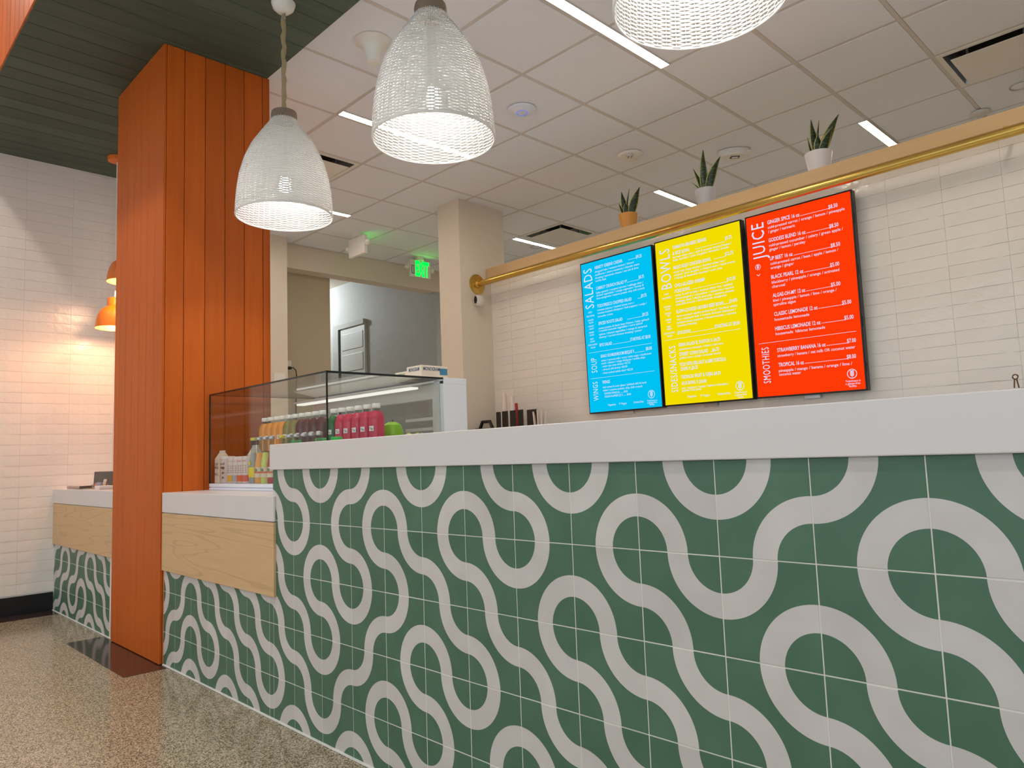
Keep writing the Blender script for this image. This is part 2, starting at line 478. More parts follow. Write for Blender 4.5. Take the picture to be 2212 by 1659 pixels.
# ------------------------------------------------------------------ lettering of the menu screens: text, style, place, width
MENUS=[[('SALADS', 'V', 0.17, 0.311, 0.2646),
('HEARTY GREENS CAESAR', 'h', 0.217, 0.0611, 0.391),
('.........', 'h', 0.686, 0.0583, 0.104),
('$9.25', 'h', 0.79, 0.0612, 0.076),
('chopped kale / romaine lettuce / shaved', 'd', 0.213, 0.0847, 0.542),
('cauliflower / cherry tomatoes / chipotle caesar', 'd', 0.212, 0.1053, 0.622),
('dressing / parmesan cheese / sea salt & lime', 'd', 0.212, 0.1261, 0.6),
('tortilla chips', 'd', 0.213, 0.1455, 0.155),
('CARROT CRUNCH SALAD V*', 'h', 0.216, 0.1981, 0.434),
('..............', 'h', 0.65, 0.1976, 0.157),
('$8.75', 'h', 0.807, 0.1918, 0.07),
('baby spinach / roasted carrots / cabbage slaw /', 'd', 0.214, 0.2234, 0.647),
('shaved vegetables / orange segments / honey &', 'd', 0.214, 0.2416, 0.651),
('lime vinaigrette / sesame potato chip chili crunch', 'd', 0.214, 0.2612, 0.659),
('TODOFRESCO CHOPPED SALAD', 'h', 0.215, 0.3152, 0.48),
('....', 'h', 0.776, 0.313, 0.044),
('$9.75', 'h', 0.821, 0.3109, 0.072),
('romaine lettuce / roasted sweet corn /', 'd', 0.214, 0.3378, 0.51),
('tomato-braised chickpeas / bell peppers / cotija /', 'd', 0.214, 0.3576, 0.672),
('avocado crema', 'd', 0.213, 0.3796, 0.216),
('SPICED ROOTS SALAD', 'h', 0.217, 0.4296, 0.339),
('.................', 'h', 0.62, 0.4293, 0.2),
('$9.25', 'h', 0.821, 0.4275, 0.075),
('sweet potato & black bean fritters / baby spinach', 'd', 0.215, 0.4579, 0.688),
('/ roasted seasonal vegetables / curry spiced', 'd', 0.215, 0.4751, 0.599),
('quinoa / shaved vegetables / mango & tamarind', 'd', 0.214, 0.4973, 0.657),
('chutney / curried coconut dressing / paneer', 'd', 0.214, 0.5166, 0.589),
('BYO SALAD', 'h', 0.214, 0.5704, 0.175),
('.....................', 'h', 0.401, 0.5706, 0.24),
('STARTING AT $8.00', 'h', 0.641, 0.5684, 0.264),
('', 'L', 0.051, 0.6027, 0.866),
('SOUP', 'V', 0.156, 0.734, 0.0963),
('KHAO SOI MUSHROOM BISQUE V', 'h', 0.22, 0.6437, 0.462),
('...........', 'h', 0.685, 0.6452, 0.135),
('$8.00', 'h', 0.835, 0.6404, 0.077),
('onion / coconut milk / curry / palm sugar / mushroom', 'd', 0.221, 0.6686, 0.679),
('stock / cilantro / crispy chickpeas / tortilla chips', 'd', 0.221, 0.6871, 0.597),
('- mojo rojo roast chicken +$1.75', 'd', 0.221, 0.7066, 0.398),
('- citrus & chili shrimp +$3.00', 'd', 0.221, 0.7275, 0.356),
('- slow-cooked adobo beef +$2.25', 'd', 0.22, 0.7499, 0.428),
('', 'L', 0.053, 0.7728, 0.872),
('WINGS', 'V', 0.149, 0.9174, 0.1229),
('WINGS', 'h', 0.217, 0.8127, 0.107),
('thai sweet & sour glaze / pickled chili & herb', 'd', 0.219, 0.8417, 0.593),
('salad / sesame potato chip chili crunch', 'd', 0.219, 0.8618, 0.538),
('CHICKEN WINGS (6) ......... $9.00', 'd', 0.235, 0.8835, 0.323),
('VEGAN FLAPPERS (5) V ........ $9.00', 'd', 0.237, 0.9035, 0.363),
('Vegetarian', 'd', 0.276, 0.9582, 0.109),
('V Vegan', 'd', 0.429, 0.9575, 0.104),
('Contains Dairy', 'd', 0.627, 0.9564, 0.133),
('Todofresco is', 'c', 0.868, 0.9548, 0.13),
('a gluten-free', 'c', 0.866, 0.9669, 0.123),
('facility.', 'c', 0.864, 0.9783, 0.062),
('', 'p', 0.865, 0.9114, 0.044),
('ADD', 'c', 0.106, 0.3402, 0.059),
('PROTEINS', 'c', 0.109, 0.3652, 0.117),
('CHICKEN', 'c', 0.109, 0.392, 0.085),
('+$2.00', 'c', 0.109, 0.409, 0.07),
('CHORIZO', 'c', 0.108, 0.4323, 0.081),
('+$4.00', 'c', 0.11, 0.4501, 0.07),
('SHRIMP', 'c', 0.11, 0.4742, 0.074),
('+$4.00', 'c', 0.11, 0.4912, 0.07),
('BEEF', 'c', 0.109, 0.5166, 0.05),
('+$4.00', 'c', 0.112, 0.5339, 0.07),
('VEGAN FLAPPERS', 'c', 0.114, 0.5554, 0.136),
('+$2.00', 'c', 0.114, 0.5739, 0.07)],
[('BOWLS', 'V', 0.184, 0.2982, 0.2408),
('TOMATO-BRAISED BEANS', 'h', 0.221, 0.0705, 0.397),
('& RICE BOWL', 'h', 0.219, 0.1056, 0.207),
('................................', 'h', 0.485, 0.1039, 0.336),
('$9.75', 'h', 0.822, 0.0947, 0.075),
('herbed white rice / chili & tomato braised beans /', 'd', 0.22, 0.1255, 0.671),
('baby spinach / pico de gallo / avocado crema', 'd', 0.22, 0.1429, 0.637),
('MOJO ROJO CHICKEN BOWL', 'h', 0.219, 0.1915, 0.438),
('............', 'h', 0.689, 0.188, 0.121),
('$12.75', 'h', 0.81, 0.1837, 0.091),
('mojo rojo roast chicken / herbed white rice /', 'd', 0.219, 0.214, 0.594),
('arugula / pico de gallo / roasted corn / herb crema', 'd', 0.219, 0.2324, 0.695),
('/ mango & tamarind chutney / corn nuts', 'd', 0.219, 0.2517, 0.551),
('CHILI-GLAZED SHRIMP', 'h', 0.218, 0.2994, 0.356),
('POKE BOWL', 'h', 0.216, 0.3331, 0.185),
('....................................', 'h', 0.421, 0.332, 0.388),
('$13.95', 'h', 0.809, 0.3284, 0.094),
('citrus & chili shrimp / herbed white rice / pickled', 'd', 0.217, 0.354, 0.649),
('sweet peppers / cucumber / edamame / spiced', 'd', 0.217, 0.3729, 0.658),
('cabbage slaw / sliced avocado / sesame potato', 'd', 0.218, 0.3914, 0.661),
('chip chili crunch / chili-chipotle vinaigrette', 'd', 0.218, 0.4096, 0.58),
('SLOW-COOKED ADOBO BEEF BOWL', 'h', 0.217, 0.4555, 0.55),
('.....', 'h', 0.773, 0.4546, 0.046),
('$14.95', 'h', 0.82, 0.4521, 0.085),
('slow-cooked adobo pulled beef / herbed white', 'd', 0.217, 0.4787, 0.682),
('rice / chopped kale / tomato braised chickpeas /', 'd', 0.218, 0.4978, 0.665),
('pickled sweet peppers / sliced avocado / curried', 'd', 0.218, 0.5177, 0.663),
('coconut dressing', 'd', 0.218, 0.5362, 0.228),
('BYO BOWL', 'h', 0.216, 0.582, 0.16),
('.........................', 'h', 0.384, 0.5824, 0.258),
('STARTING AT $9.00', 'h', 0.642, 0.5809, 0.27),
('', 'L', 0.047, 0.6069, 0.871),
('SIDES/SNACKS', 'V', 0.177, 0.9191, 0.2753),
('BEAN SALAD EL PASTOR V..$4.75', 'h', 0.22, 0.6539, 0.473),
('spiced beans / pineapple / cilantro / red onion', 'd', 0.221, 0.6767, 0.503),
('STREET CORN SALAD   ..$6.75', 'h', 0.219, 0.7101, 0.453),
('grilled corn / cotija / avocado crema', 'd', 0.219, 0.7286, 0.472),
('PICO WITH SEA SALT & LIME TORTILLA', 'h', 0.22, 0.7702, 0.519),
('CHIPS V..$3.75', 'h', 0.221, 0.7972, 0.203),
('TROPICAL FRUIT & TAJIN..$4.50', 'h', 0.221, 0.8447, 0.449),
('ACAI BOWL V..$10.00', 'h', 0.221, 0.8815, 0.29),
('acai / raspberry / mango / banana / chocolate /', 'd', 0.222, 0.906, 0.525),
('granola / chia seeds', 'd', 0.222, 0.9205, 0.224),
('Vegetarian', 'd', 0.279, 0.9575, 0.105),
('V Vegan', 'd', 0.428, 0.9596, 0.105),
('Contains Dairy', 'd', 0.62, 0.9592, 0.142),
('Todofresco is', 'c', 0.867, 0.9593, 0.129),
('a gluten-free', 'c', 0.868, 0.9725, 0.123),
('facility.', 'c', 0.867, 0.9857, 0.064),
('', 'p', 0.866, 0.9189, 0.045),
('ADD', 'c', 0.113, 0.3337, 0.058),
('PROTEINS', 'c', 0.115, 0.3578, 0.117),
('CHICKEN', 'c', 0.115, 0.4098, 0.086),
('+$2.00', 'c', 0.116, 0.4261, 0.066),
('CHORIZO', 'c', 0.117, 0.4507, 0.08),
('+$4', 'c', 0.118, 0.4648, 0.042),
('SHRIMP', 'c', 0.117, 0.4894, 0.072),
('+$4', 'c', 0.118, 0.5055, 0.042),
('BEEF', 'c', 0.116, 0.5313, 0.05),
('+$4.00', 'c', 0.118, 0.5455, 0.066),
('VEGAN FLAPPERS', 'c', 0.117, 0.57, 0.135),
('+$2.00', 'c', 0.118, 0.5875, 0.066)],
[('JUICE', 'V', 0.186, 0.2513, 0.2003),
('V', 'c', 0.102, 0.3389, 0.04),
('', 'p', 0.102, 0.2887, 0.027),
('GINGER SPICE 16 oz', 'h', 0.224, 0.0697, 0.309),
('..............................', 'h', 0.539, 0.0696, 0.255),
('$8.50', 'h', 0.794, 0.0703, 0.08),
('cold-pressed carrot / orange / lemon / pineapple', 'd', 0.226, 0.0949, 0.705),
('/ ginger / turmeric', 'd', 0.227, 0.118, 0.258),
('GODDESS BLEND 16 oz', 'h', 0.225, 0.1677, 0.351),
('........................', 'h', 0.583, 0.1674, 0.205),
('$8.50', 'h', 0.788, 0.1689, 0.081),
('cold-pressed cucumber / celery / green apple /', 'd', 0.225, 0.1933, 0.679),
('ginger / lemon / parsley', 'd', 0.225, 0.2157, 0.343),
('UP BEET 16 oz', 'h', 0.225, 0.2673, 0.218),
('........................................', 'h', 0.452, 0.2673, 0.337),
('$8.50', 'h', 0.788, 0.2684, 0.082),
('cold-pressed carrot / beet / apple / lemon /', 'd', 0.226, 0.2926, 0.625),
('orange / ginger', 'd', 0.226, 0.3153, 0.223),
('BLACK PEARL 12 oz', 'h', 0.225, 0.3676, 0.306),
('............................', 'h', 0.537, 0.3671, 0.232),
('$5.00', 'h', 0.77, 0.3663, 0.08),
('blackberry / pineapple / orange / activated', 'd', 0.227, 0.3939, 0.619),
('charcoal', 'd', 0.227, 0.4173, 0.125),
('ALGAE-OH-MY 12 oz', 'h', 0.227, 0.4676, 0.308),
('..........................', 'h', 0.543, 0.4665, 0.221),
('$5.00', 'h', 0.764, 0.4662, 0.082),
('kiwi / pineapple / lemon / lime / orange /', 'd', 0.228, 0.4921, 0.582),
('spirulina algae', 'd', 0.228, 0.5147, 0.212),
('CLASSIC LEMONADE 12 oz', 'h', 0.228, 0.568, 0.405),
('.........................', 'h', 0.641, 0.5667, 0.207),
('$5.00', 'h', 0.847, 0.5658, 0.078),
('housemade lemonade', 'd', 0.229, 0.5948, 0.326),
('HIBISCUS LEMONADE 12 oz', 'h', 0.227, 0.6462, 0.422),
('........................', 'h', 0.658, 0.6439, 0.198),
('$5.00', 'h', 0.856, 0.6424, 0.078),
('housemade  hibiscus lemonade', 'd', 0.229, 0.6716, 0.457),
('', 'L', 0.057, 0.7067, 0.889),
('SMOOTHIES', 'V', 0.151, 0.9212, 0.1923),
('STRAWBERRY BANANA 16 oz', 'h', 0.233, 0.7622, 0.446),
('......................', 'h', 0.687, 0.7601, 0.176),
('$7.00', 'h', 0.863, 0.7586, 0.075),
('strawberry / banana / oat milk OR coconut water', 'd', 0.233, 0.789, 0.695),
('TROPICAL 16 oz', 'h', 0.235, 0.8401, 0.239),
('.............................................', 'h', 0.484, 0.8381, 0.367),
('$8.00', 'h', 0.851, 0.8369, 0.077),
('pineapple / mango / banana / orange / lime /', 'd', 0.234, 0.8688, 0.658),
('coconut water', 'd', 0.235, 0.8885, 0.206),
('Todofresco is', 'c', 0.887, 0.9526, 0.125),
('a gluten-free', 'c', 0.885, 0.9654, 0.122),
('facility.', 'c', 0.884, 0.9776, 0.066),
('', 'p', 0.884, 0.9125, 0.042)]]
# ------------------------------------------------------------------ the room shell
ZC, ZG, ZU = 3.388, 3.331, 4.25            # white ceiling, green soffit, customer-side ceiling
XL, XR, YF, YK = -3.60, 5.5, -6.5, 7.4     # left wall, right wall, storefront, kitchen rear wall
floor = struct(box('floor', -9.2, XR + .2, YF - .2, YK + .2, -0.12, 0, 'terrazzo'))
struct(box('floor_bounce_sheet', -4.6, XR, .40, YK, 0.0, 0.004, 'white_paint'))  # unseen pale sheet added to bounce more light up to the ceiling
box('floor_inlay', -2.345, -1.297, -0.21, 0.02, 0.0, 0.0015, 'dark_inlay', floor)
box('floor_inlay', XL, -3.405, YF, 0.05, 0.0, 0.0015, 'dark_inlay', floor)

# left wall clad with long white glazed tiles
wl = struct(box('wall_left', XL - .16, XL - .006, YF, .385, 0, ZU, 'wall_grout'))
def wobble_tile(w, h, t, seed, nx=6, nz=2, axis='y'):
    """hand-made looking tile: front face toward -y (or +x), gently uneven, origin at its lower corner"""
    r = random.Random(seed)
    bm = bmesh.new()
    g = 0.0003
    dz = [r.uniform(-.0007, .0016) for _ in range(nx + 1)]
    dz2 = [r.uniform(-.0016, .0007) for _ in range(nx + 1)]
    tilt = r.uniform(-.0016, .0016)
    rows = []
    for j in range(nz + 1):
        row = []
        for i in range(nx + 1):
            x = g + (w - 2 * g) * i / nx
            z = g + (h - 2 * g) * j / nz
            if j == 0: z += dz[i]
            if j == nz: z += dz2[i]
            e = 0 if (i in (0, nx) or j in (0, nz)) else 0.0010
            d = e + r.uniform(0, .0007) + tilt * (i / nx - .5) + 0.0012
            row.append(bm.verts.new((x, -d, z)))
        rows.append(row)
    for j in range(nz):
        for i in range(nx):
            bm.faces.new((rows[j][i], rows[j][i + 1], rows[j + 1][i + 1], rows[j + 1][i]))
    loop = rows[0] + [rows[j][-1] for j in range(1, nz + 1)] + rows[nz][-2::-1] + [rows[j][0] for j in range(nz - 1, 0, -1)]
    back = [bm.verts.new((v.co.x, t, v.co.z)) for v in loop]
    n = len(loop)
    for i in range(n):
        bm.faces.new((loop[i], back[i], back[(i + 1) % n], loop[(i + 1) % n]))
    if axis == 'x':      # facing +x, running along +y
        for v in bm.verts:
            x, y, z = v.co
            v.co = (-y, x, z)
    bmesh.ops.recalc_face_normals(bm, faces=bm.faces)
    me = bpy.data.meshes.new('tile'); bm.to_mesh(me); bm.free()
    for f in me.polygons: f.use_smooth = True
    try: me.set_sharp_from_angle(angle=0.5)
    except Exception: pass
    return me
def join_meshes(name, items, m, parent):
    bm = bmesh.new()
    for me, loc in items:
        k = len(bm.verts); bm.from_mesh(me); bm.verts.ensure_lookup_table()
        for v in bm.verts[k:]: v.co += Vector(loc)
    me = bpy.data.meshes.new(name); bm.to_mesh(me); bm.free()
    for f in me.polygons: f.use_smooth = True
    o = put(name, me, m, parent); o['kind'] = 'stuff'
    return o
TH = 0.0757
full = [wobble_tile(0.3048, TH, .004, 100 + k, axis='x') for k in range(7)]
cut = [wobble_tile(0.302, TH, .004, 200 + k, axis='x') for k in range(4)]
far = []
z = 0.139; k = 0
while z < ZG - 0.01:
    for j, y0 in enumerate((-0.5326, -0.2278, 0.077)):
        me = cut[(k * 3 + j) % 4] if j == 2 else full[(k * 5 + j * 3) % 7]
        put('tile', me, 'wall_tile_left', wl, (XL - .004, y0, z))
    for j in range(2, 9):
        far.append((full[(k + j * 2) % 7], (XL - .004, 0.077 - .3048 * (j + 1), z)))
    z += TH; k += 1
join_meshes('tile_field', far, 'wall_tile_left', wl)
struct(box('baseboard_left', XL - .006, XL + .006, YF, -0.002, 0, 0.132, 'black_base'))
struct(box('trim_1', XL - .165, XL + .006, .381, .395, 0, ZG, 'white_paint'))

# blocks behind the wooden column and the passage beyond the kitchen
struct(box('wall_left_return', -4.58, XL - .16, .30, .385, 0, ZC, 'beige_paint'))
wp = struct(box('wall_left_kitchen', -4.58, -4.39, .385, 2.26, 0, ZC, 'beige_paint'))
struct(box('wall_header', -4.76, -4.58, .385, YK, 3.115, ZC + .3, 'beige_paint'))
struct(box('wall_partition', -4.98, -4.76, 2.0, 2.985, 0, 3.3, 'dim_beige'))
struct(box('wall_left_store', -4.76, -4.60, 4.42, YK, 0, 3.115, 'grey_plaster'))
wg = struct(box('wall_passage', -9.2, -4.76, 4.42, 4.6, 0, 3.9, 'grey_plaster'))
struct(box('wall_passage_end', -9.3, -9.2, -.5, 4.6, 0, 3.9, 'dim_beige'))
struct(box('wall_passage_near', -9.2, -4.58, .2, .30, 0, 3.9, 'dim_beige'))
struct(box('ceiling_passage', -9.2, -4.76, .30, 4.42, 3.64, 3.74, 'beige_paint'))
d1 = struct(box('door_1', -6.88, -6.20, 4.385, 4.42, 0, 2.95, 'grey_plaster'))
d1.data.materials.clear(); d1.data.materials.append(mat('door_paint', rgb(206, 208, 206), 0.45, var=0.03))
for z0, z1 in ((2.62, 2.86), (2.30, 2.55), (1.30, 2.22), (0.2, 1.2)):
    G().box(-6.80, -6.24, 4.378, 4.386, z0, z1).build('door_panel', 'door_paint', d1, bevel=0.004)
G().box(-6.885, -6.845, 4.379, 4.386, 0, 2.95).build('door_gap', 'void_dark', d1)
G().box(-7.02, -6.88, 4.365, 4.42, 0, 3.02).box(-6.88, -6.20, 4.365, 4.42, 2.95, 3.02).build('door_frame', 'grey_plaster', d1)

# beige column
struct(box('column', -2.666, -2.361, 2.921, 3.488, 0, ZC, 'beige_paint'), 'square beige painted column between passage and menu wall')

# tiled menu wall with open space above it
wb = struct(box('wall_back', -2.361, XR, 3.306, 3.47, 0, 2.67, 'wall_grout'))
btile = [wobble_tile(0.2985, .0755, .006, 300 + k) for k in range(7)]
first = wobble_tile(0.2578, .0755, .006, 400)
rest = []
r0 = 2.286 - 17 * .0755
for i in range(22):
    zz = r0 + i * .0755
    hh = None
    for j in range(-12, 8):
        x0 = 1.181 + j * .2985
        me = btile[(i * 3 + j * 5) % 7]
        if j == -12: me, x0 = first, -2.3605
        hidden = (x0 > -1.1 and x0 + .2985 < .98 and 1.36 < zz and zz + .0755 < 2.50)
        if hidden or j > 2 or zz < 1.10:
            rest.append((me, (x0, 3.302, zz)))
        else:
            put('tile', me, 'wall_tile', wb, (x0, 3.302, zz))
join_meshes('tile_field', rest, 'wall_tile', wb)

# other walls out of sight
struct(box('wall_kitchen', -4.76, XR, YK, YK + .15, 0, ZC + .3, 'beige_paint'))
struct(G().box(XR, XR + .15, -.6, YK + .15, 0, ZU + .1).box(XR, XR + .15, YF, -5.6, 0, ZU + .1)
       .box(XR, XR + .15, -5.6, -.6, 0, .5).box(XR, XR + .15, -5.6, -.6, 3.4, ZU + .1).build('wall_right', 'beige_paint'))
for k, (a, b) in enumerate(((-5.6, -3.1), (-3.1, -.6))):
    w = struct(G().box(XR + .03, XR + .12, a, a + .05, .5, 3.4).box(XR + .03, XR + .12, b - .05, b, .5, 3.4)
               .box(XR + .03, XR + .12, a, b, .5, .56).box(XR + .03, XR + .12, a, b, 3.34, 3.4).build('window_%d' % (k + 5), 'black_metal'))
    box('pane', XR + .07, XR + .076, a + .05, b - .05, .56, 3.34, 'window_glass', w)
wf = struct(G().box(XL - .16, XR, YF - .15, YF, 0, .35).box(XL - .16, XR, YF - .15, YF, 3.6, ZU + .1)
            .box(XL - .16, -3.0, YF - .15, YF, .35, 3.6).box(5.0, XR, YF - .15, YF, .35, 3.6)
            .build('wall_front', 'white_paint'))
wn = 0
for a, b in ((-3.0, -1.0), (-1.0, 1.0), (1.0, 3.0), (3.0, 5.0)):
    wn += 1
    w = struct(G().box(a, a + .05, YF - .12, YF - .03, .35, 3.6).box(b - .05, b, YF - .12, YF - .03, .35, 3.6)
               .box(a, b, YF - .12, YF - .03, .35, .41).box(a, b, YF - .12, YF - .03, 3.54, 3.6)
               .build('window_%d' % wn, 'black_metal'))
    box('pane', a + .05, b - .05, YF - .08, YF - .074, .41, 3.54, 'window_glass', w)

# white lay-in ceiling
ce = struct(box('ceiling', -4.60, XR, .58, YK, ZC + .130, ZC + .20, 'tbar'))
GX = [-4.58] + [-0.4058 + .6096 * k for k in range(-6, 10)] + [XR - .01]
GY = [.592 + .605 * k for k in range(0, 12)]
for x in GX[1:-1]:
    box('grid_bar', x - .012, x + .012, .582, YK, ZC - .001, ZC + .014, 'tbar', ce)
for y in GY:
    box('grid_bar', -4.58, XR, y - .012, y + .012, ZC, ZC + .013, 'tbar', ce)
DIFF = {(-2.8442, 4.222), (1.423, 3.617), (-2.8442, 1.197)}
tme = {}
for i in range(len(GX) - 1):
    for j in range(len(GY) - 1):
        x0, x1, y0, y1 = GX[i], GX[i + 1], GY[j], GY[j + 1]
        if any(abs(x0 - a) < .03 and abs(y0 - b) < .03 for a, b in DIFF): continue
        key = round(x1 - x0, 3)
        if key not in tme:
            tme[key] = G().box(.0135, x1 - x0 - .0135, .0135, .605 - .0135, ZC - .003, ZC + .012).mesh('tile', bevel=.0025, seg=1)
        put('ceiling_panel', tme[key], 'ceiling_tile', ce, (x0, y0, 0))

# green boarded soffit, orange boarded bulkhead above its front edge
so = struct(box('ceiling_soffit', XL - .1, XR, -.61, .578, ZG + .012, ZC + .05, 'green_groove'))
gm = G().box(.002, .139, -.622, .580, 0, .016).mesh('board', bevel=.003, seg=1)
for k in range(65):
    x = XL - .01 + .141 * k
    if x > XR - .1: break
    put('board', gm, 'green_board', so, (x, 0, ZG))
bk = struct(box('wall_bulkhead', XL - .1, XR, -.612, -.55, ZG + .03, ZU, 'dark_groove'))
om = G().box(.0015, .1135, -.628, -.610, ZG + .002, ZU).mesh('board', bevel=.003, seg=1)
nb = 0
for k in range(80):
    x = XL + .115 * k
    if x > XR - .1: break
    put('board', om, 'orange_board', bk, (x, 0, 0)); nb += 1
cu_ = struct(box('ceiling_front', XL - .16, XR + .1, YF - .1, -.60, ZU, ZU + .1, 'white_paint'))

# column clad in orange boards
oc = struct(box('column', -2.17, -1.388, -.008, .58, 0, ZG, 'dark_groove'), 'tall square column clad in vertical orange stained boards')
fm = {}
def board_x(w):
    if ('x', w) not in fm: fm[('x', w)] = G().box(.002, w - .002, -.020, -.004, 0.004, ZG).mesh('board', bevel=.003, seg=1)
    return fm[('x', w)]
def board_y(w):
    if ('y', w) not in fm: fm[('y', w)] = G().box(-.016, 0, .0012, w - .0012, 0.004, ZG).mesh('board', bevel=.003, seg=1)
    return fm[('y', w)]
xs = [-2.180, -2.087, -1.972, -1.855, -1.738, -1.620, -1.503, -1.380]
for a, b in zip(xs, xs[1:]):
    put('board', board_x(round(b - a, 4)), 'orange_board', oc, (a, 0, 0))
ys = [-.004, .092, .206, .319, .433, .546, .590]
for a, b in zip(ys, ys[1:]):
    put('board', board_y(round(b - a, 4)), 'orange_board', oc, (-1.380, a, 0))
for a, b in zip(ys, ys[1:]):
    put('board', board_y(round(b - a, 4)), 'orange_board', oc, (-2.164, a, 0))
fmb = G().box(0, .8, .578, .590, .004, ZG)
fmb.build('back_panel', 'orange_board', oc, (-2.18, 0, 0))

# ------------------------------------------------------------------ counters
P = 0.2032
ROWZ = [0.776 - P * k for k in range(-1, 5)]        # row tops: R0 .9792, R1 .776, R2 .5728, R3 .3696, R4 .1664
ROWTOP = {0: .9792, 1: .776, 2: .5728, 3: .3696, 4: .1664}
PAT = {   # columns -> types, A: arcs about top-left + bottom-right corners, B: the other diagonal
    0: dict(zip(range(-1, 17), 'BBAABABBABAABABBAB')),
    1: dict(zip(range(-1, 17), 'BABBBBBABBABBABBBA')),
    2: dict(zip(range(-7, 17), 'BABBBBBBBAABBBBBBBBABBAB')),
    3: dict(zip(range(-7, 17), 'AABBBBBBAABBABBBABBABBBA')),
    4: dict(zip(range(-7, 17), 'AABABBABABBABBABABBABBAB')),
}
tile_cache = {}
def enc_tile(u0, u1, v0, v1, typ):
    key = (round(u0, 3), round(u1, 3), round(v0, 3), round(v1, 3), typ)
    if key in tile_cache: return tile_cache[key]
    g, ch = .0012, .0009
    a0, a1 = u0 * P + g, u1 * P - g
    b0, b1 = v0 * P + g, v1 * P - g
    bm = bmesh.new()
    A = [bm.verts.new(p) for p in ((a0 + ch, 0, b0 + ch), (a1 - ch, 0, b0 + ch), (a1 - ch, 0, b1 - ch), (a0 + ch, 0, b1 - ch))]
    Bv = [bm.verts.new(p) for p in ((a0, ch, b0), (a1, ch, b0), (a1, ch, b1), (a0, ch, b1))]
    Cv = [bm.verts.new(p) for p in ((a0, .012, b0), (a1, .012, b0), (a1, .012, b1), (a0, .012, b1))]
    bm.faces.new(A)
    for X, Y in ((A, Bv), (Bv, Cv)):
        for i in range(4): bm.faces.new((X[i], Y[i], Y[(i + 1) % 4], X[(i + 1) % 4]))
    uvl = bm.loops.layers.uv.new('UVMap')
    bmesh.ops.recalc_face_normals(bm, faces=bm.faces)
    for f in bm.faces:
        for l in f.loops:
            u, v = l.vert.co.x / P, l.vert.co.z / P
            l[uvl].uv = (u if typ == 'A' else 1 - u, v)
    me = bpy.data.meshes.new('tile'); bm.to_mesh(me); bm.free()
    tile_cache[key] = me
    return me
def lay(parent, row, c, typ, x_lo, x_hi, z_lo, z_hi, x_of=None):
    """one tile of the grid, cut to the field [x_lo,x_hi] x [z_lo,z_hi]"""
    x0 = c * P if x_of is None else x_of
    z0 = ROWTOP[row] - P
    u0 = max(0.0, (x_lo - x0) / P); u1 = min(1.0, (x_hi - x0) / P)
    v0 = max(0.0, (z_lo - z0) / P); v1 = min(1.0, (z_hi - z0) / P)
    if u1 - u0 < .02 or v1 - v0 < .02: return
    off = random.uniform(-.0004, .0002)
    put('tile', enc_tile(u0, u1, v0, v1, typ), 'tile', parent, (x0, off, z0))
XT, XT1 = -0.168, 3.3
tall = thing('bar_counter', 'tall bar counter faced with green and cream squiggle tiles', 'counter')
box('counter_core', XT + .001, XT1, .0008, .20, 0, .976, 'grout', tall)
low = thing('service_counter', 'low service counter with maple panel between orange column and tall counter', 'counter')
G().prism([(-1.379, .0008), (XT, .0008), (XT, .215), (-.02, .215), (-.02, 1.0), (-1.379, 1.0)], 'z', 0, .77).build('counter_core', 'grout', low)
for row in range(5):
    for c, typ in PAT[row].items():
        if c >= -1: lay(tall, row, c, typ, XT, XT1, .006, .9775)
        if c <= -1 and row >= 2: lay(low, row, c, typ, -1.377, XT, .006, .474)
G().box(-1.377, -.142, -.012, .001, .4755, .7665).build('front_panel', 'maple', low, bevel=.0015, seg=1)
left = thing('service_counter', 'low service counter with maple panel between white tiled wall and orange column', 'counter')
box('counter_core', XL + .001, -2.183, .0008, .40, 0, .77, 'grout', left)
LP = {2: 'AABAABB', 3: 'AAAABBB', 4: 'AABAABB'}      # from the wall to the column
XV = -2.478                                          # grid line nearest the column
for row in (2, 3, 4):
    for k in range(7):
        x0 = XV - P * (6 - k)
        lay(left, row, None, LP[row][k], XL + .002, -2.186, .006, .474, x_of=x0 if k < 6 else XV)
    # narrow last strip against the column is part of tile index 6 field
G().box(XL + .002, -2.19, -.012, .001, .4755, .7665).build('front_panel', 'maple', left, bevel=.0015, seg=1)
tag(G().box(-.172, XT1 + .03, -.012, .208, .9765, 1.078).build('countertop', 'white_quartz', bevel=.0025), 'thick white bar top running along the tall tiled counter', 'countertop')
tag(G().prism([(-1.379, -.012), (-.142, -.012), (-.142, -.0005), (-.1725, -.0005), (-.1725, .211), (-.02, .211), (-.02, 1.01), (-1.379, 1.01)], 'z', .770, .872)
    .build('countertop', 'white_quartz', bevel=.0025), 'white worktop under the glass display case, lower than the bar top', 'countertop')
tag(G().box(XL + .001, -2.196, -.012, .38, .770, .872).build('countertop', 'white_quartz', bevel=.0025), 'white worktop ending at the white tiled wall behind the orange column', 'countertop')
struct(G().box(-1.376, XT1, -.006, .002, 0.0016, .0055).box(XL, -2.19, -.006, .002, 0.0016, .0055).build('trim_2', 'caulk'))
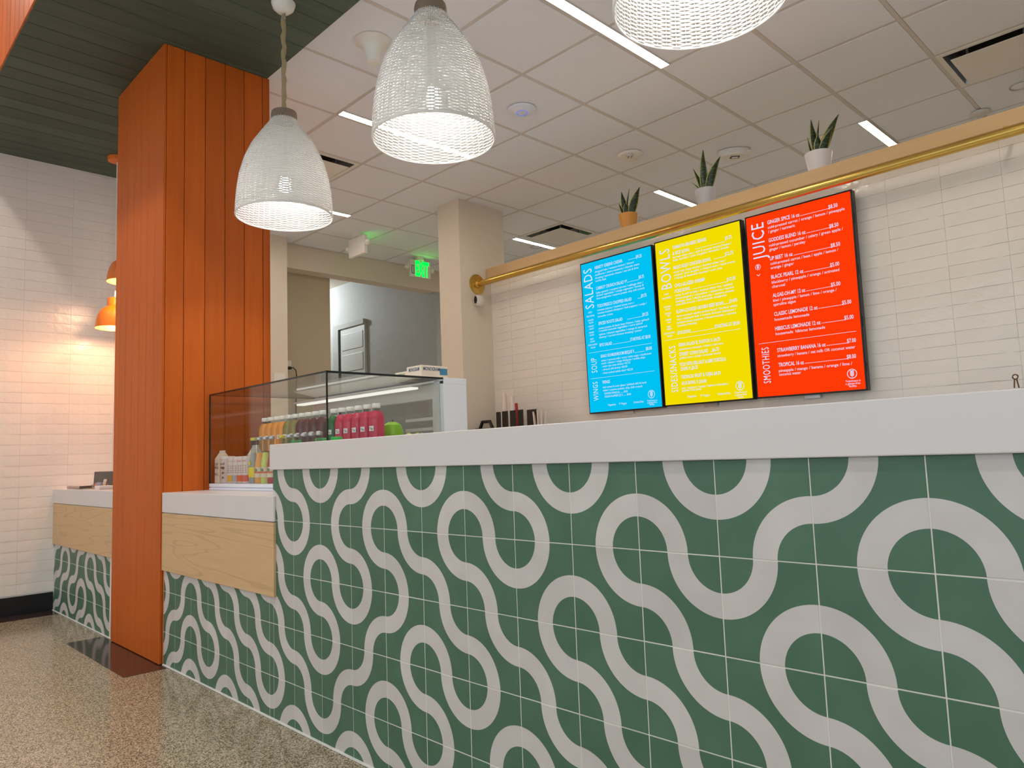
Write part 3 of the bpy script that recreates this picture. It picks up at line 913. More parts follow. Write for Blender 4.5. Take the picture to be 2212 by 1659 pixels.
# ------------------------------------------------------------------ woven pendants
def shade_r(t):                       # t: 0 top .. 1 rim
    pts = [(0, .054), (.06, .076), (.13, .101), (.29, .154), (.44, .188), (.60, .2105), (.75, .222), (.9, .2285), (1, .230)]
    for (a, ra), (b, rb) in zip(pts, pts[1:]):
        if t <= b: 
            s = (t - a) / (b - a); return ra + (rb - ra) * s
    return .230
def smooth_r(t):
    return sum(shade_r(min(1, max(0, t + d))) for d in (-.03, -.015, 0, .015, .03)) / 5
SH = .50
def weave_mesh():
    bm = bmesh.new()
    NR, RIB = 84, 48
    seg = RIB * 4
    for k in range(NR):
        t = (k + .5) / NR
        h = SH / NR * .53
        th = .0012
        rings = []
        for q in range(seg):
            a = 2 * PI * q / seg
            w = math.tanh(2.2 * math.sin(a * RIB / 2 + (PI if k % 2 else 0))) * .0027
            r = smooth_r(t) + w
            zc = SH * (1 - t)
            slope = (smooth_r(min(1, t + .01)) - smooth_r(max(0, t - .01))) / (.02 * SH) if 0.01 < t < .99 else 0
            ca, sa = math.cos(a), math.sin(a)
            ring = []
            for dr, dz in ((th, 0), (0, h), (-th, 0), (0, -h)):
                rr = r + dr - dz * slope
                ring.append(bm.verts.new((rr * ca, rr * sa, zc + dz)))
            rings.append(ring)
        for q in range(seg):
            A, Bq = rings[q], rings[(q + 1) % seg]
            for i in range(4):
                bm.faces.new((A[i], Bq[i], Bq[(i + 1) % 4], A[(i + 1) % 4]))
    me = bpy.data.meshes.new('weave'); bmesh.ops.recalc_face_normals(bm, faces=bm.faces); bm.to_mesh(me); bm.free()
    for f in me.polygons: f.use_smooth = True
    return me
WEAVE = weave_mesh()
def pendant(loc, label, ztop, canopy=True):
    t = thing('pendant_lamp', label, 'lamp', loc, 0, 'woven white pendant lamps over the counter')
    w = put('woven_shade', WEAVE, 'wicker', t)
    rb = G()
    for k in range(48):
        a = 2 * PI * (k + .5) / 48 * 1.0
        rb.tube([(smooth_r(i / 12) * math.cos(a), smooth_r(i / 12) * math.sin(a), SH * (1 - i / 12)) for i in range(13)], .0019, 4)
    rb.build('rib', 'wicker', w)
    G().lathe([(.2285, -.004), (.2335, -.004), (.2345, .0), (.2335, .005), (.2285, .005), (.2285, -.004)], 96, cap0=False, cap1=False).build('rim', 'wicker', t, smooth=True)
    G().lathe([(.056, SH - .012), (.062, SH - .006), (.0635, SH + .02), (.060, SH + .036), (.02, SH + .042)], 40).build('collar', 'drift_wood', t, smooth=True)
    G().lathe([(.016, SH - .05), (.018, SH - .05), (.018, .26), (.022, .24), (.022, .199)], 20).build('socket', 'white_plastic', t, smooth=True)
    G().lathe([(.004, .118), (.020, .124), (.028, .142), (.028, .162), (.018, .188), (.013, .20)], 20).build('bulb', 'bulb_glow', t, smooth=True)
    zt = ztop - loc[2]
    r = random.Random(int(loc[0] * 100))
    pts = [(0.003 * math.sin(i * 1.7), .003 * math.cos(i * 2.1), SH + .035 + (zt - .06 - SH - .035) * i / 18) for i in range(19)]
    G().tube(pts, [.0115 + .0018 * math.sin(i * 2.4) for i in range(19)], 10).build('rope_cord', 'rope', t, smooth=True)
    if canopy:
        G().lathe([(.012, zt - .055), (.034, zt - .046), (.052, zt - .028), (.060, zt - .004), (.060, zt - .0005)], 32).build('ceiling_cup', 'white_plastic', t, smooth=True)
        lp = G()
        for s in (-1, 1):
            lp.tube([(s * .007 + .009 * math.cos(i * 2 * PI / 14), .002 * s, zt - .07 + .016 * math.sin(i * 2 * PI / 14)) for i in range(15)], .0018, 6)
        lp.build('hook', 'steel', t)
    light('bulb_light', 'POINT', (0, 0, .15), E_PEND, (1.0, .97, .95), t, shadow_soft_size=.034)
    return t
pendant((-.632, .30, 2.215), 'woven white pendant lamp hanging closest to the orange column', ZG)
pendant((.553, .30, 2.205), 'middle one of the three woven white pendant lamps', ZG)
pendant((1.700, .30, 2.195), 'woven white pendant lamp cut off by the top of the photo', ZG)

# ------------------------------------------------------------------ orange dome lamps by the tiled wall
def dome(loc, label):
    t = thing('dome_lamp', label, 'lamp', loc, 0, 'orange dome lamps behind the column')
    pr = [(.128, 0), (.123, .050), (.112, .095), (.092, .135), (.062, .158), (.052, .164), (.050, .220), (.046, .225), (.006, .227)]
    G().lathe(pr, 40, cap0=False).build('dome_shade', 'orange_metal', t, smooth=True)
    pin = [(.126, .001), (.120, .050), (.109, .093), (.089, .131), (.004, .152)]
    G().lathe(pin, 40, cap0=False).build('shade_lining', 'orange_metal_in', t, smooth=True)
    G().lathe([(.002, .050), (.024, .062), (.030, .085), (.020, .115), (.014, .14)], 18).build('bulb', 'bulb_warm', t, smooth=True)
    zt = ZG - loc[2]
    G().tube([(0, 0, .22), (0, 0, .28)], .014, 12).build('stem', 'steel', t, smooth=True)
    G().tube([(0, 0, .27), (0, 0, zt - .02)], .004, 8).build('cord', 'white_plastic', t)
    G().lathe([(.03, zt - .034), (.062, zt - .03), (.066, zt - .004), (.066, zt - .0005)], 32).build('ceiling_cup', 'orange_metal', t, smooth=True)
    light('bulb_light', 'POINT', (0, 0, .03), E_ORANGE, (1.0, .62, .36), t, shadow_soft_size=.025)
    return t
dome((-3.175, .26, 2.030), 'orange dome lamp hanging lower and nearer to the white tiled wall')
dome((-2.915, .26, 2.325), 'orange dome lamp hanging higher, mostly hidden by the orange column')

# ------------------------------------------------------------------ recessed strip lights, diffusers and ceiling devices
def strip(x, y0, y1, label):
    t = thing('strip_light', label, 'light', (x, y0, ZC), 0, 'recessed strip lights in the white ceiling')
    L = y1 - y0
    G().box(-.036, -.030, 0, L, -.012, -.0005).box(.030, .036, 0, L, -.012, -.0005).box(-.036, .036, -.004, 0, -.012, -.0005).box(-.036, .036, L, L + .004, -.012, -.0005).build('housing', 'tbar', t)
    box('diffuser', -.030, .030, 0, L, -.010, -.001, 'strip_glow', t)
strip(.257, 1.20, 2.40, 'longest glowing strip light on the ceiling, right above the white bar top')
strip(-1.565, 1.20, 2.40, 'glowing strip light partly hidden behind the middle woven pendant')
strip(-3.390, 1.20, 2.40, 'short visible end of strip light beside the rim of the pendant nearest the column')
strip(-2.930, 4.215, 5.43, 'strip light beside the square diffuser above the brass rail end')
strip(-1.057, 4.215, 5.43, 'strip light ending behind the grey plant pot')
strip(.780, 4.215, 5.43, 'strip light beyond the shelf, past the white plant pot')
strip(2.086, 1.20, 2.40, 'strip light above the bar top outside the photo frame')
strip(2.610, 4.215, 5.43, 'strip light above the kitchen outside the photo frame')

def diffuser(x0, y0, label):
    t = thing('air_diffuser', label, 'vent', (x0 + .3048, y0 + .3025, ZC), 0, 'square ceiling air diffusers')
    a, h = .292, .262
    fr = G()
    for x_0, x_1, y_0, y_1 in ((-a, a, -a, -h), (-a, a, h, a), (-a, -h, -h, h), (h, a, -h, h)):
        fr.box(x_0, x_1, y_0, y_1, -.006, .008)
    fr.build('frame', 'white_plastic', t)
    sl = G()
    for s in range(4):
        m4 = Matrix.Rotation(s * PI / 2, 4, 'Z')
        q = [m4 @ Vector(p) for p in ((-h, -h, -.002), (h, -h, -.002), (h - .03, -h + .03, .11), (-h + .03, -h + .03, .11))]
        sl.quad(*[tuple(p) for p in q])
    sl.build('throat', 'steel', t)
    box('duct_opening', -.235, .235, -.235, .235, .110, .112, 'void_dark', t)
    box('face_plate', -.228, .228, -.228, .228, -.030, -.025, 'white_plastic', t, bevel=.003)
    hg = G()
    for sx in (-1, 1):
        for sy in (-1, 1):
            hg.box(sx * .15 - .006, sx * .15 + .006, sy * .15 - .006, sy * .15 + .006, -.028, .11)
    hg.build('hanger', 'steel', t)
diffuser(-2.8442, 4.222, 'square air diffuser above the start of the brass rail')
diffuser(1.423, 3.617, 'square air diffuser at the corner of the photo past the white plant pot')
diffuser(-2.8442, 1.197, 'square air diffuser half hidden behind the pendant nearest the column')

t = thing('ceiling_horn', 'white trumpet shaped dome on the ceiling beside the middle pendant', 'ceiling device', (-.700, .885, ZC))
G().lathe([(.028, -.135), (.040, -.128), (.042, -.10), (.050, -.06), (.075, -.025), (.098, -.013), (.104, -.008), (.104, -.002)][::1], 40).build('trumpet', 'white_plastic', t, smooth=True)
G().lathe([(.108, -.008), (.108, -.0072)], 40).build('flange', 'white_plastic', t)
t = thing('wifi_access_point', 'flat white ceiling disc with a blue light ring', 'access point', (-.728, 2.122, ZC))
G().lathe([(.02, -.034), (.07, -.030), (.094, -.020), (.098, -.010), (.098, -.0075)], 48).build('disc', 'white_cool', t, smooth=True)
G().lathe([(.036, -.0335), (.040, -.0335), (.040, -.0345), (.036, -.0345), (.036, -.0335)], 40, cap0=False, cap1=False).build('light_ring', 'ring_glow', t)
t = thing('smoke_detector', 'round white smoke detector on the ceiling above the ochre plant pot', 'smoke detector', (-.715, 3.350, ZC))
G().lathe([(.075, -.030), (.092, -.026), (.096, -.018), (.100, -.016), (.104, -.012), (.104, -.0075)], 40).build('disc', 'white_plastic', t, smooth=True)
s = G().lathe([(.008, -.052), (.026, -.046), (.030, -.036), (.030, -.029)], 20, c=(.03, -.045, 0)).build('sensor', 'alu_white', t, smooth=True)
for k in range(4):
    a = k * PI / 2
    box('slot', .03 + .018 * math.cos(a) - .003, .03 + .018 * math.cos(a) + .003, -.045 + .018 * math.sin(a) - .003, -.045 + .018 * math.sin(a) + .003, -.051, -.047, 'void_dark', s)
t = thing('horn_strobe', 'oval white alarm strobe on the ceiling above the grey plant pot', 'alarm', (-.125, 3.955, ZC), .75)
pr = [(.95, -.060), (1.0, -.050), (1.05, -.02), (1.06, -.0075)]
bm_ = G()
rings = []
for f_, z_ in pr:
    rings.append([bm_.bm.verts.new((.120 * f_ * math.cos(2 * PI * k / 40), .075 * f_ * math.sin(2 * PI * k / 40), z_)) for k in range(40)])
for a, b in zip(rings, rings[1:]):
    for k in range(40): bm_.bm.faces.new((a[k], a[(k + 1) % 40], b[(k + 1) % 40], b[k]))
bm_.bm.faces.new(rings[0]); bm_.bm.faces.new(rings[-1][::-1])
bm_.build('body', 'white_plastic', t, smooth=True)
G().box(-.035, .035, -.030, .02, -.0625, -.0595).build('lens', 'void_dark', t)
G().box(-.026, .026, -.020, .01, -.0635, -.062).build('lens_core', 'white_cool', t)
G().lathe([(.014, -.012), (.020, -.010), (.022, 0)], 16).build('knob', 'white_plastic', t, (.105, -.045, -.03), smooth=True)
for x, y, lb in ((-3.02, 4.66, 'thin round recessed ceiling ring beside the strip light near the brass rail end'), (1.72, 4.50, 'thin round recessed ceiling ring next to the corner diffuser')):
    tag(G().lathe([(.062, 0), (.066, -.004), (.070, 0), (.066, .002), (.062, 0)], 40, cap0=False, cap1=False).build('ceiling_ring', 'steel', None, (x, y, ZC - .0082)), lb, 'ceiling ring')
# sprinkler plate peeking above the shelf
tag(G().lathe([(.01, -.022), (.045, -.02), (.06, -.012), (.066, -.004), (.066, 0)], 32).build('sprinkler_plate', 'alu_white', None, (1.42, 4.75, ZC - .0075), smooth=True), 'round ceiling plate just showing over the shelf near the corner diffuser', 'ceiling plate')

# ------------------------------------------------------------------ exit signs
def sign(name, label, loc, rz, letters):
    """box sign hung from the ceiling; its face looks toward local -y"""
    t = thing(name, label, 'exit sign', loc, rz)
    G().box(-.150, .150, -.022, .022, -.245, -.045).build('housing', 'white_plastic', t, bevel=.008)
    G().lathe([(.055, -.045), (.055, -.012), (.06, -.0095), (.06, -.0005)], 24).build('ceiling_cup', 'white_plastic', t, smooth=True)
    for sx in (-1, 1):
        h = G().lathe([(.020, -.02), (.030, .0), (.030, .02), (.012, .035)], 20).build('lamp_head', 'white_plastic', t, (sx * .178, 0, -.14), smooth=True)
        h.rotation_euler = (0, sx * .9, 0)
    G().box(.128, .134, -.024, -.021, -.243, -.237).build('status_light', 'led_red', t)
    if letters:
        text_obj('exit_letters', 'EXIT', lambda a, u: (-.078 + a, -.0232, -.229 + u), .200, .165, 'exit_glow', t, bold=.045)
        G().box(-.138, -.096, -.0228, -.0222, -.215, -.115).build('notice_sticker', 'void_dark', t)
        G().box(-.132, -.102, -.0232, -.0228, -.208, -.122).build('notice_text', 'alu_white', t)
    return t
sign('exit_sign', 'glowing green EXIT sign under the ceiling beside the beige column', (-4.20, 3.868, ZC - .0005), PI / 2, True)
es = sign('exit_sign', 'exit sign seen from its blank white back, between pendant and glowing EXIT sign', (-3.835, 2.78, ZC - .0005), 0, False)
text_obj('exit_letters', 'EXIT', lambda a, u: (.100 - a, .0232, -.222 + u), .200, .165, 'exit_glow', es, bold=.045)
tag(box('wall_panel', -4.39, -4.372, 2.095, 2.225, 1.72, 1.925, 'white_plastic', bevel=.004), 'white plastic panel on the narrow beige wall beside the orange column', 'wall panel')
t = thing('power_outlet', 'wall outlet with black plug and cord beside the narrow beige wall', 'outlet', (-4.76, 2.455, 2.06))
G().box(0, .008, -.036, .036, -.058, .058).build('face_plate', 'alu_white', t, bevel=.002)
G().box(.008, .05, -.018, .018, -.045, -.012).build('plug', 'black_plastic', t, bevel=.006)
G().tube([(.045, .0, -.03), (.06, .03, -.025), (.06, .06, -.05), (.05, .075, -.11), (.03, .08, -.22), (.02, .08, -.5), (.02, .08, -.9)], .006, 8).build('power_cord', 'black_plastic', t, smooth=True)

# ------------------------------------------------------------------ shelf, rail and plants over the menu wall
tag(G().box(-2.358, 3.6, 3.238, 3.52, 2.672, 2.762).build('plant_shelf', 'maple_shelf', bevel=.003), 'long light maple shelf above the menu screens', 'shelf')
t = thing('brass_rail', 'long round brass rail under the maple shelf', 'rail', (-2.361, 3.121, 2.598))
G().tube([(.01, 0, 0), (6.0, 0, 0)], .029, 24).build('pipe', 'brass', t, smooth=True)
fl = G().lathe([(.095, 0), (.095, .006), (.085, .012), (.040, .014), (.034, .035), (.028, .04)], 40)
o = fl.build('wall_flange', 'brass', t, (0.0005, 0, 0), smooth=True); o.rotation_euler = (0, PI / 2, 0)
for k in range(4):
    a = k * PI / 2 + .5
    b = G().lathe([(.008, 0), (.008, .003), (.003, .005)], 10).build('screw', 'brass', o, (.065 * math.cos(a), .065 * math.sin(a), .0115))
for x in (1.6, 4.2):
    G().box(x, x + .02, -.006, .118, .022, .037).box(x, x + .02, .0, .012, .0, .03).build('bracket', 'brass', t)
t = thing('security_camera', 'small white security camera with black face below the rail flange', 'camera', (-2.361, 3.085, 2.430))
G().lathe([(.022, 0), (.022, .012), (.010, .018), (.010, .035)], 20).build('mount', 'white_plastic', t, (0.0005, .02, .0), smooth=True).rotation_euler = (0, PI / 2, 0)
bd = G()
bd.lathe([(.030, -.045), (.036, -.038), (.037, .02), (.030, .045)], 24)
o = bd.build('camera_body', 'white_plastic', t, (.062, .0, .0), smooth=True)
o.rotation_euler = (PI / 2, 0, .12)
o.scale = (.85, 1.35, 1)
o2 = G().lathe([(.020, 0), (.024, .002), (.024, .004)], 24).build('camera_face', 'black_plastic', t, (.0675, -.0452, .0), smooth=True)
o2.rotation_euler = (PI / 2, 0, .12); o2.scale = (.75, 1.5, 1)

def leaf(pts, widths, twist, parent, k):
    """blade along pts with a shallow V section; uv.x across, uv.y along"""
    bm = bmesh.new(); uvl = bm.loops.layers.uv.new('UVMap')
    n = len(pts); rows = []
    for i, p in enumerate(pts):
        p = Vector(p)
        d = (Vector(pts[min(i + 1, n - 1)]) - Vector(pts[max(i - 1, 0)])).normalized()
        a = twist + i * .12
        side = Vector((math.cos(a), math.sin(a), 0)); side = (side - d * side.dot(d)).normalized()
        nrm = d.cross(side)
        w = widths[i]
        rows.append([bm.verts.new(p + side * w * u + nrm * w * .35 * abs(u) + nrm * (.0012 if f else -.0012)) for f in (0, 1) for u in (-1, -.5, 0, .5, 1)])
    for i in range(n - 1):
        A, Bq = rows[i], rows[i + 1]
        for f in (0, 5):
            for j in range(4):
                fc = bm.faces.new((A[f + j], A[f + j + 1], Bq[f + j + 1], Bq[f + j]))
                for l, (uu, vv) in zip(fc.loops, ((j, i), (j + 1, i), (j + 1, i + 1), (j, i + 1))): l[uvl].uv = (uu / 4, vv / (n - 1))
        for j in (0, 4):
            fc = bm.faces.new((A[j], Bq[j], Bq[j + 5], A[j + 5]))
            for l in fc.loops: l[uvl].uv = (j / 4, .5)
    bmesh.ops.recalc_face_normals(bm, faces=bm.faces)
    me = bpy.data.meshes.new('leaf'); bm.to_mesh(me); bm.free()
    for f in me.polygons: f.use_smooth = True
    return put('leaf', me, 'snake', parent)
def plant(loc, label, pot, r, h, leaves):
    t = thing('potted_snake_plant', label, 'plant', loc, 0, 'snake plants on the maple shelf')
    b = r * .74
    G().lathe([(b * .9, 0), (b, .004), (r, h), (r - .006, h), (r - .010, h - .016), (.01, h - .018)], 40, cap0=True, cap1=True).build('plant_pot', pot, t, smooth=True)
    G().lathe([(r - .0095, h - .0175), (.02, h - .012), (.002, h - .010)], 30, cap0=True).build('soil', 'soil', t)
    for k, (tx, ty, tz, w, bend, tw, bx) in enumerate(leaves):
        n = 9; pts = []; ws = []
        for i in range(n):
            s = i / (n - 1)
            pts.append((bx + (tx - bx) * (s ** bend), ty * s, h - .02 + (tz) * s))
            ws.append(max(.0012, 1.35 * w * (0.45 + 1.6 * s - 2.05 * s * s + .0) if s < .95 else .0012))
        leaf(pts, ws, tw, t, k)
    return t
Lc = .35     # leaves face the aisle
plant((-.760, 3.345, 2.762), 'snake plant in an ochre pot on the maple shelf', 'pot_ochre', .080, .130,
      [(-.055, .0, .225, .026, 1.4, Lc, -.02), (.01, .02, .24, .020, 2.2, 1.2, -.005), (.125, .0, .215, .034, 1.2, Lc, .02), (.00, -.03, .115, .030, 1, Lc, .0), (-.075, -.02, .13, .018, 1.5, .7, -.03)])
plant((-.055, 3.345, 2.762), 'snake plant in a pale grey pot on the maple shelf', 'pot_grey', .080, .130,
      [(.0, .0, .330, .030, 1.2, Lc, -.01), (-.095, .0, .215, .022, 1.6, .6, -.02), (.135, .0, .235, .032, 1.5, .25, .02), (-.105, -.02, .105, .012, 1.8, .8, -.03)])
plant((.780, 3.345, 2.762), 'snake plant in a white pot on the maple shelf', 'pot_white', .086, .135,
      [(-.03, .0, .265, .026, 1.5, Lc, -.01), (.01, .03, .255, .020, 1.4, 1.0, .0), (.150, .0, .235, .030, 1.3, .1, .02), (.115, -.02, .16, .028, 1.2, .3, .02), (-.055, -.02, .145, .014, 1.4, .9, -.035), (.02, -.03, .14, .030, 1, Lc, .01)])

# ------------------------------------------------------------------ menu screens
SW, SHH = .712, 1.243
def screen(label, xc, zt, tilt, roll, yt, glow, items, big=False):
    t = thing('menu_screen', label, 'screen', (xc, yt, zt))
    t.rotation_euler = (tilt, -roll, 0)
    w, h = SW / 2, SHH
    body = G().box(-w, w, .0, .052, -h, 0)
    body.build('bezel', 'black_plastic', t, bevel=.002, seg=1)
    bx = G().prism([(-w + .006, .052), (w - .006, .052), (w - .08, .074), (-w + .08, .074)], 'z', -h + .004, -.004).build('back_cover', 'black_plastic', t)
    for zz in (-.18, -.5, -.82, -1.1):
        box('side_vent', w, w + .002, .008, .022, zz - .03, zz + .03, 'black_metal', t)
    box('wall_mount', -.12, .12, .074, .09, -h + .25, -.25, 'black_metal', t)
    G().box(-.05, .05, .04, .075, -h - .022, -h + .04).build('lower_bracket', 'steel', t)
    e = .010
    box('display', -w + e, w - e, -.0012, .0005, -h + e, -e, glow, t)
    V, F = [], []
    px, pz = SW, SHH
    for s, st, u, v, a in items:
        def fn(al, up, u=u, v=v): return (-w + u * px + al, -.0019, -v * pz + up)
        if st == 'h': text_into(V, F, s, fn, a * px, .0245 if '.' != s[0] else .022, .014)
        elif st == 'd': text_into(V, F, s, fn, a * px, .0185 if big else .0155, .005)
        elif st == 'c': text_into(V, F, s, fn, a * px, .0125 if a < .14 or len(s) > 9 else .017, .006, 'c')
        elif st == 'V':
            cap = {'SALADS': .088, 'BOWLS': .088, 'JUICE': .088, 'SOUP': .058, 'WINGS': .050, 'SIDES/SNACKS': .056, 'SMOOTHIES': .050}[s]
            text_into(V, F, s, lambda al, up, u=u, v=v: (-w + u * px - up, -.0019, -v * pz + al), a * pz, cap, .0)
        elif st == 'L':
            b = len(V)
            for al, up in ((0, 0), (a * px, 0), (a * px, .0022), (0, .0022)): V.append(fn(al, up))
            F.append((b, b + 1, b + 2, b + 3))
        elif st == 'p':
            r = a * px
            for k in range(28):
                b = len(V)
                for kk, rr in ((k, r), (k + 1, r), (k + 1, r * .86), (k, r * .86)):
                    V.append(fn(rr * math.cos(2 * PI * kk / 28), rr * math.sin(2 * PI * kk / 28)))
                F.append((b, b + 1, b + 2, b + 3))
            for i in range(4):           # ear of wheat
                for sx in (-1, 1):
                    b = len(V); y0 = r * (-.5 + .3 * i)
                    for al, up in ((0, y0), (sx * r * .36, y0 + r * .12), (sx * r * .40, y0 + r * .34), (0, y0 + r * .22)): V.append(fn(al, up))
                    F.append((b, b + 1, b + 2, b + 3))
            b = len(V)
            for al, up in ((-.06 * r, -.75 * r), (.06 * r, -.75 * r), (.06 * r, -.4 * r), (-.06 * r, -.4 * r)): V.append(fn(al, up))
            F.append((b, b + 1, b + 2, b + 3))
    me = bpy.data.meshes.new('menu_lettering'); me.from_pydata(V, [], F)
    put('menu_lettering', me, 'screen_text', t)
screen('blue menu screen headed SALADS, nearest the beige column', -.814, 2.550, .0259, .0018, 3.2024, 'screen_blue', MENUS[0])
screen('yellow menu screen headed BOWLS between the blue and red screens', -.0773, 2.5559, .0191, -.0013, 3.1991, 'screen_yellow', MENUS[1])
screen('red menu screen headed JUICE', .6651, 2.5544, .0157, -.0081, 3.1987, 'screen_red', MENUS[2], True)
# ------------------------------------------------------------------ refrigerated glass case
CX0, CX1, CY0, CY1, CB, CT = -1.350, -.117, .220, 1.000, .872, 1.388
t = thing('display_case', 'glass refrigerated display case on the low white worktop', 'display case', (0, 0, CB))
zb, zt_ = .034, CT - CB
G().box(CX0, CX1, CY0, CY1, 0.0005, .012).box(CX0 + .006, CX1 - .002, CY0 + .006, CY1, .012, .016).box(CX0, CX1, CY0, CY1, .016, zb).build('case_base', 'white_cool', t, bevel=.0015, seg=1)
box('front_glass', CX0, CX1, CY0, CY0 + .006, zb, zt_ - .006, 'case_glass', t)
box('side_glass', CX1 - .006, CX1, CY0 + .006, .857, zb, zt_ - .006, 'case_glass', t)
box('side_glass', CX0, CX0 + .006, CY0 + .006, .857, zb, zt_ - .006, 'case_glass', t)
box('top_glass', CX0, CX1, CY0, .857, zt_ - .006, zt_, 'case_glass', t)
ed = G()
ed.box(CX0, CX1, CY0 - .001, CY0 + .003, zt_ - .007, zt_ + .0005)
ed.box(CX1 - .003, CX1 + .001, CY0 + .003, .857, zt_ - .009, zt_ + .0005)
ed.box(CX0 - .001, CX0 + .003, CY0 + .003, .857, zt_ - .007, zt_ + .0005)
ed.box(CX0, CX1, .857, .860, zt_ - .006, zt_ + .0005)
ed.box(CX1 - .005, CX1 + .001, CY0 - .001, CY0 + .005, zb, zt_ - .0075)
ed.box(CX0 - .001, CX0 + .007, CY0 - .001, CY0 + .005, zb, zt_ - .0075)
ed.box(CX1 - .003, CX1 + .0005, CY0, .857, zb, zb + .006)
ed.build('edge_trim', 'glass_edge', t)
for xa, xb in ((CX1 - .03, CX1 + .001), (CX0 - .001, CX0 + .03)):
    G().box(xa, xb, .858, CY1 + .005, zb, zt_ - .012).box(xa - .001, xb + .001, .858, CY1 + .006, zt_ - .030, zt_).build('end_panel', 'white_cool', t, bevel=.002, seg=1)
box('roof_panel', CX0 + .03, CX1 - .03, .865, CY1 + .005, zt_ - .030, zt_, 'white_cool', t)
# inner frame, lamp hood, shelves
fr = G()
for x in (CX1 - .06, CX0 + .03):
    fr.box(x, x + .03, .835, .857, zb, zt_ - .10)
fr.box(CX0 + .03, CX1 - .03, .835, .857, zt_ - .10, zt_ - .03)
fr.box((CX0 + CX1) / 2 - .015, (CX0 + CX1) / 2 + .015, .842, .862, zb, zt_ - .10)
fr.build('rear_frame', 'alu_white', t)
h = G().prism([(.70, zt_ - .045), (.835, zt_ - .020), (.835, zt_ - .012), (.70, zt_ - .036)], 'x', CX0 + .04, CX1 - .04).build('lamp_hood', 'alu_white', t)
box('lamp_tube', CX0 + .06, CX1 - .06, .705, .750, zt_ - .056, zt_ - .046, 'case_lamp', h)
for xa, xb in ((CX0 + .06, (CX0 + CX1) / 2), ((CX0 + CX1) / 2, CX1 - .06)):
    box('rear_door', xa, xb, .864, .868, zb, zt_ - .10, 'case_glass', t)
ZS = 1.068
box('glass_shelf', CX0 + .02, CX1 - .02, .40, .66, ZS - CB - .008, ZS - CB - .0005, 'case_glass', t)
sr = G()
for x in (CX0 + .04, (CX0 + CX1) / 2, CX1 - .06):
    sr.box(x, x + .012, .41, .85, ZS - CB - .022, ZS - CB - .009)
sr.build('shelf_bracket', 'steel', t)
sl = G()
for k in range(6):
    sl.box(CX1 - .30, CX1 - .07, .846, .85, zb + .03 + k * .05, zb + .045 + k * .05)
sl.build('shelf_reflection', 'alu_white', t)  # slats modelled in place of reflected shelf edges

def bottle(loc, label, liquid, group):
    t = thing('juice_bottle', label, 'bottle', loc, 0, group)
    pr = [(.026, 0), (.0305, .004), (.0315, .02), (.0315, .115), (.029, .132), (.022, .148), (.0165, .156)]
    G().lathe(pr, 28, sq=1.6).build('juice', liquid, t, smooth=True)
    G().lathe([(.0165, .1555), (.0155, .162), (.0155, .170)], 24).build('neck', 'clear_plastic', t, smooth=True)
    G().lathe([(.0185, .168), (.0195, .170), (.0195, .186), (.0175, .189)], 28).build('cap', 'white_plastic', t, smooth=True)
    lb = G().box(-.010, .024, -.0325, -.0318, .064, .086).build('label', 'label_white', t)
    for z0, a, b in ((.0775, -.007, .008), (.0725, -.002, .020), (.0690, .004, .017)):
        box('label_print', a, b, -.0329, -.0325, z0, z0 + .0018, 'ink', lb)
    return t
mat('label_white', rgb(236, 232, 228), .6, var=.02); mat('ink', rgb(34, 34, 38), .7)
mat('juice_orange', rgb(232, 148, 30), .12, var=.06, scale=30); mat('juice_olive', rgb(134, 124, 54), .12, var=.08, scale=30)
mat('juice_dark', rgb(78, 18, 22), .1, var=.1, scale=30); mat('juice_pink', rgb(196, 56, 84), .12, var=.05, scale=30); mat('juice_green', rgb(46, 104, 58), .12, var=.2, scale=60)
YB = .50
def row_x(px0, px1, n): return [px0 + (px1 - px0) * k / (n - 1) if n > 1 else px0 for k in range(n)]
ORD = ['first', 'second', 'third', 'fourth', 'fifth', 'sixth']
def row(xs, nm, liquid, group, z=ZS):
    for k, x in enumerate(xs):
        bottle((x, YB, z), '%s %s bottle from the orange column, in the glass case' % (ORD[k], nm), liquid, group)
row(row_x(-1.265, -1.055, 4), 'orange juice', 'juice_orange', 'orange juice bottles in the glass case')
row(row_x(-.984, -.914, 2), 'olive green juice', 'juice_olive', 'olive green juice bottles in the glass case')
row(row_x(-.844, -.634, 4), 'dark red juice', 'juice_dark', 'dark red juice bottles in the glass case')
bottle((-.528, YB, ZS), 'leafy green juice bottle next to the pink bottles in the glass case', 'juice_green', 'green juice bottles in the glass case')
row(row_x(-.455, -.165, 5), 'pink juice', 'juice_pink', 'pink juice bottles in the glass case')

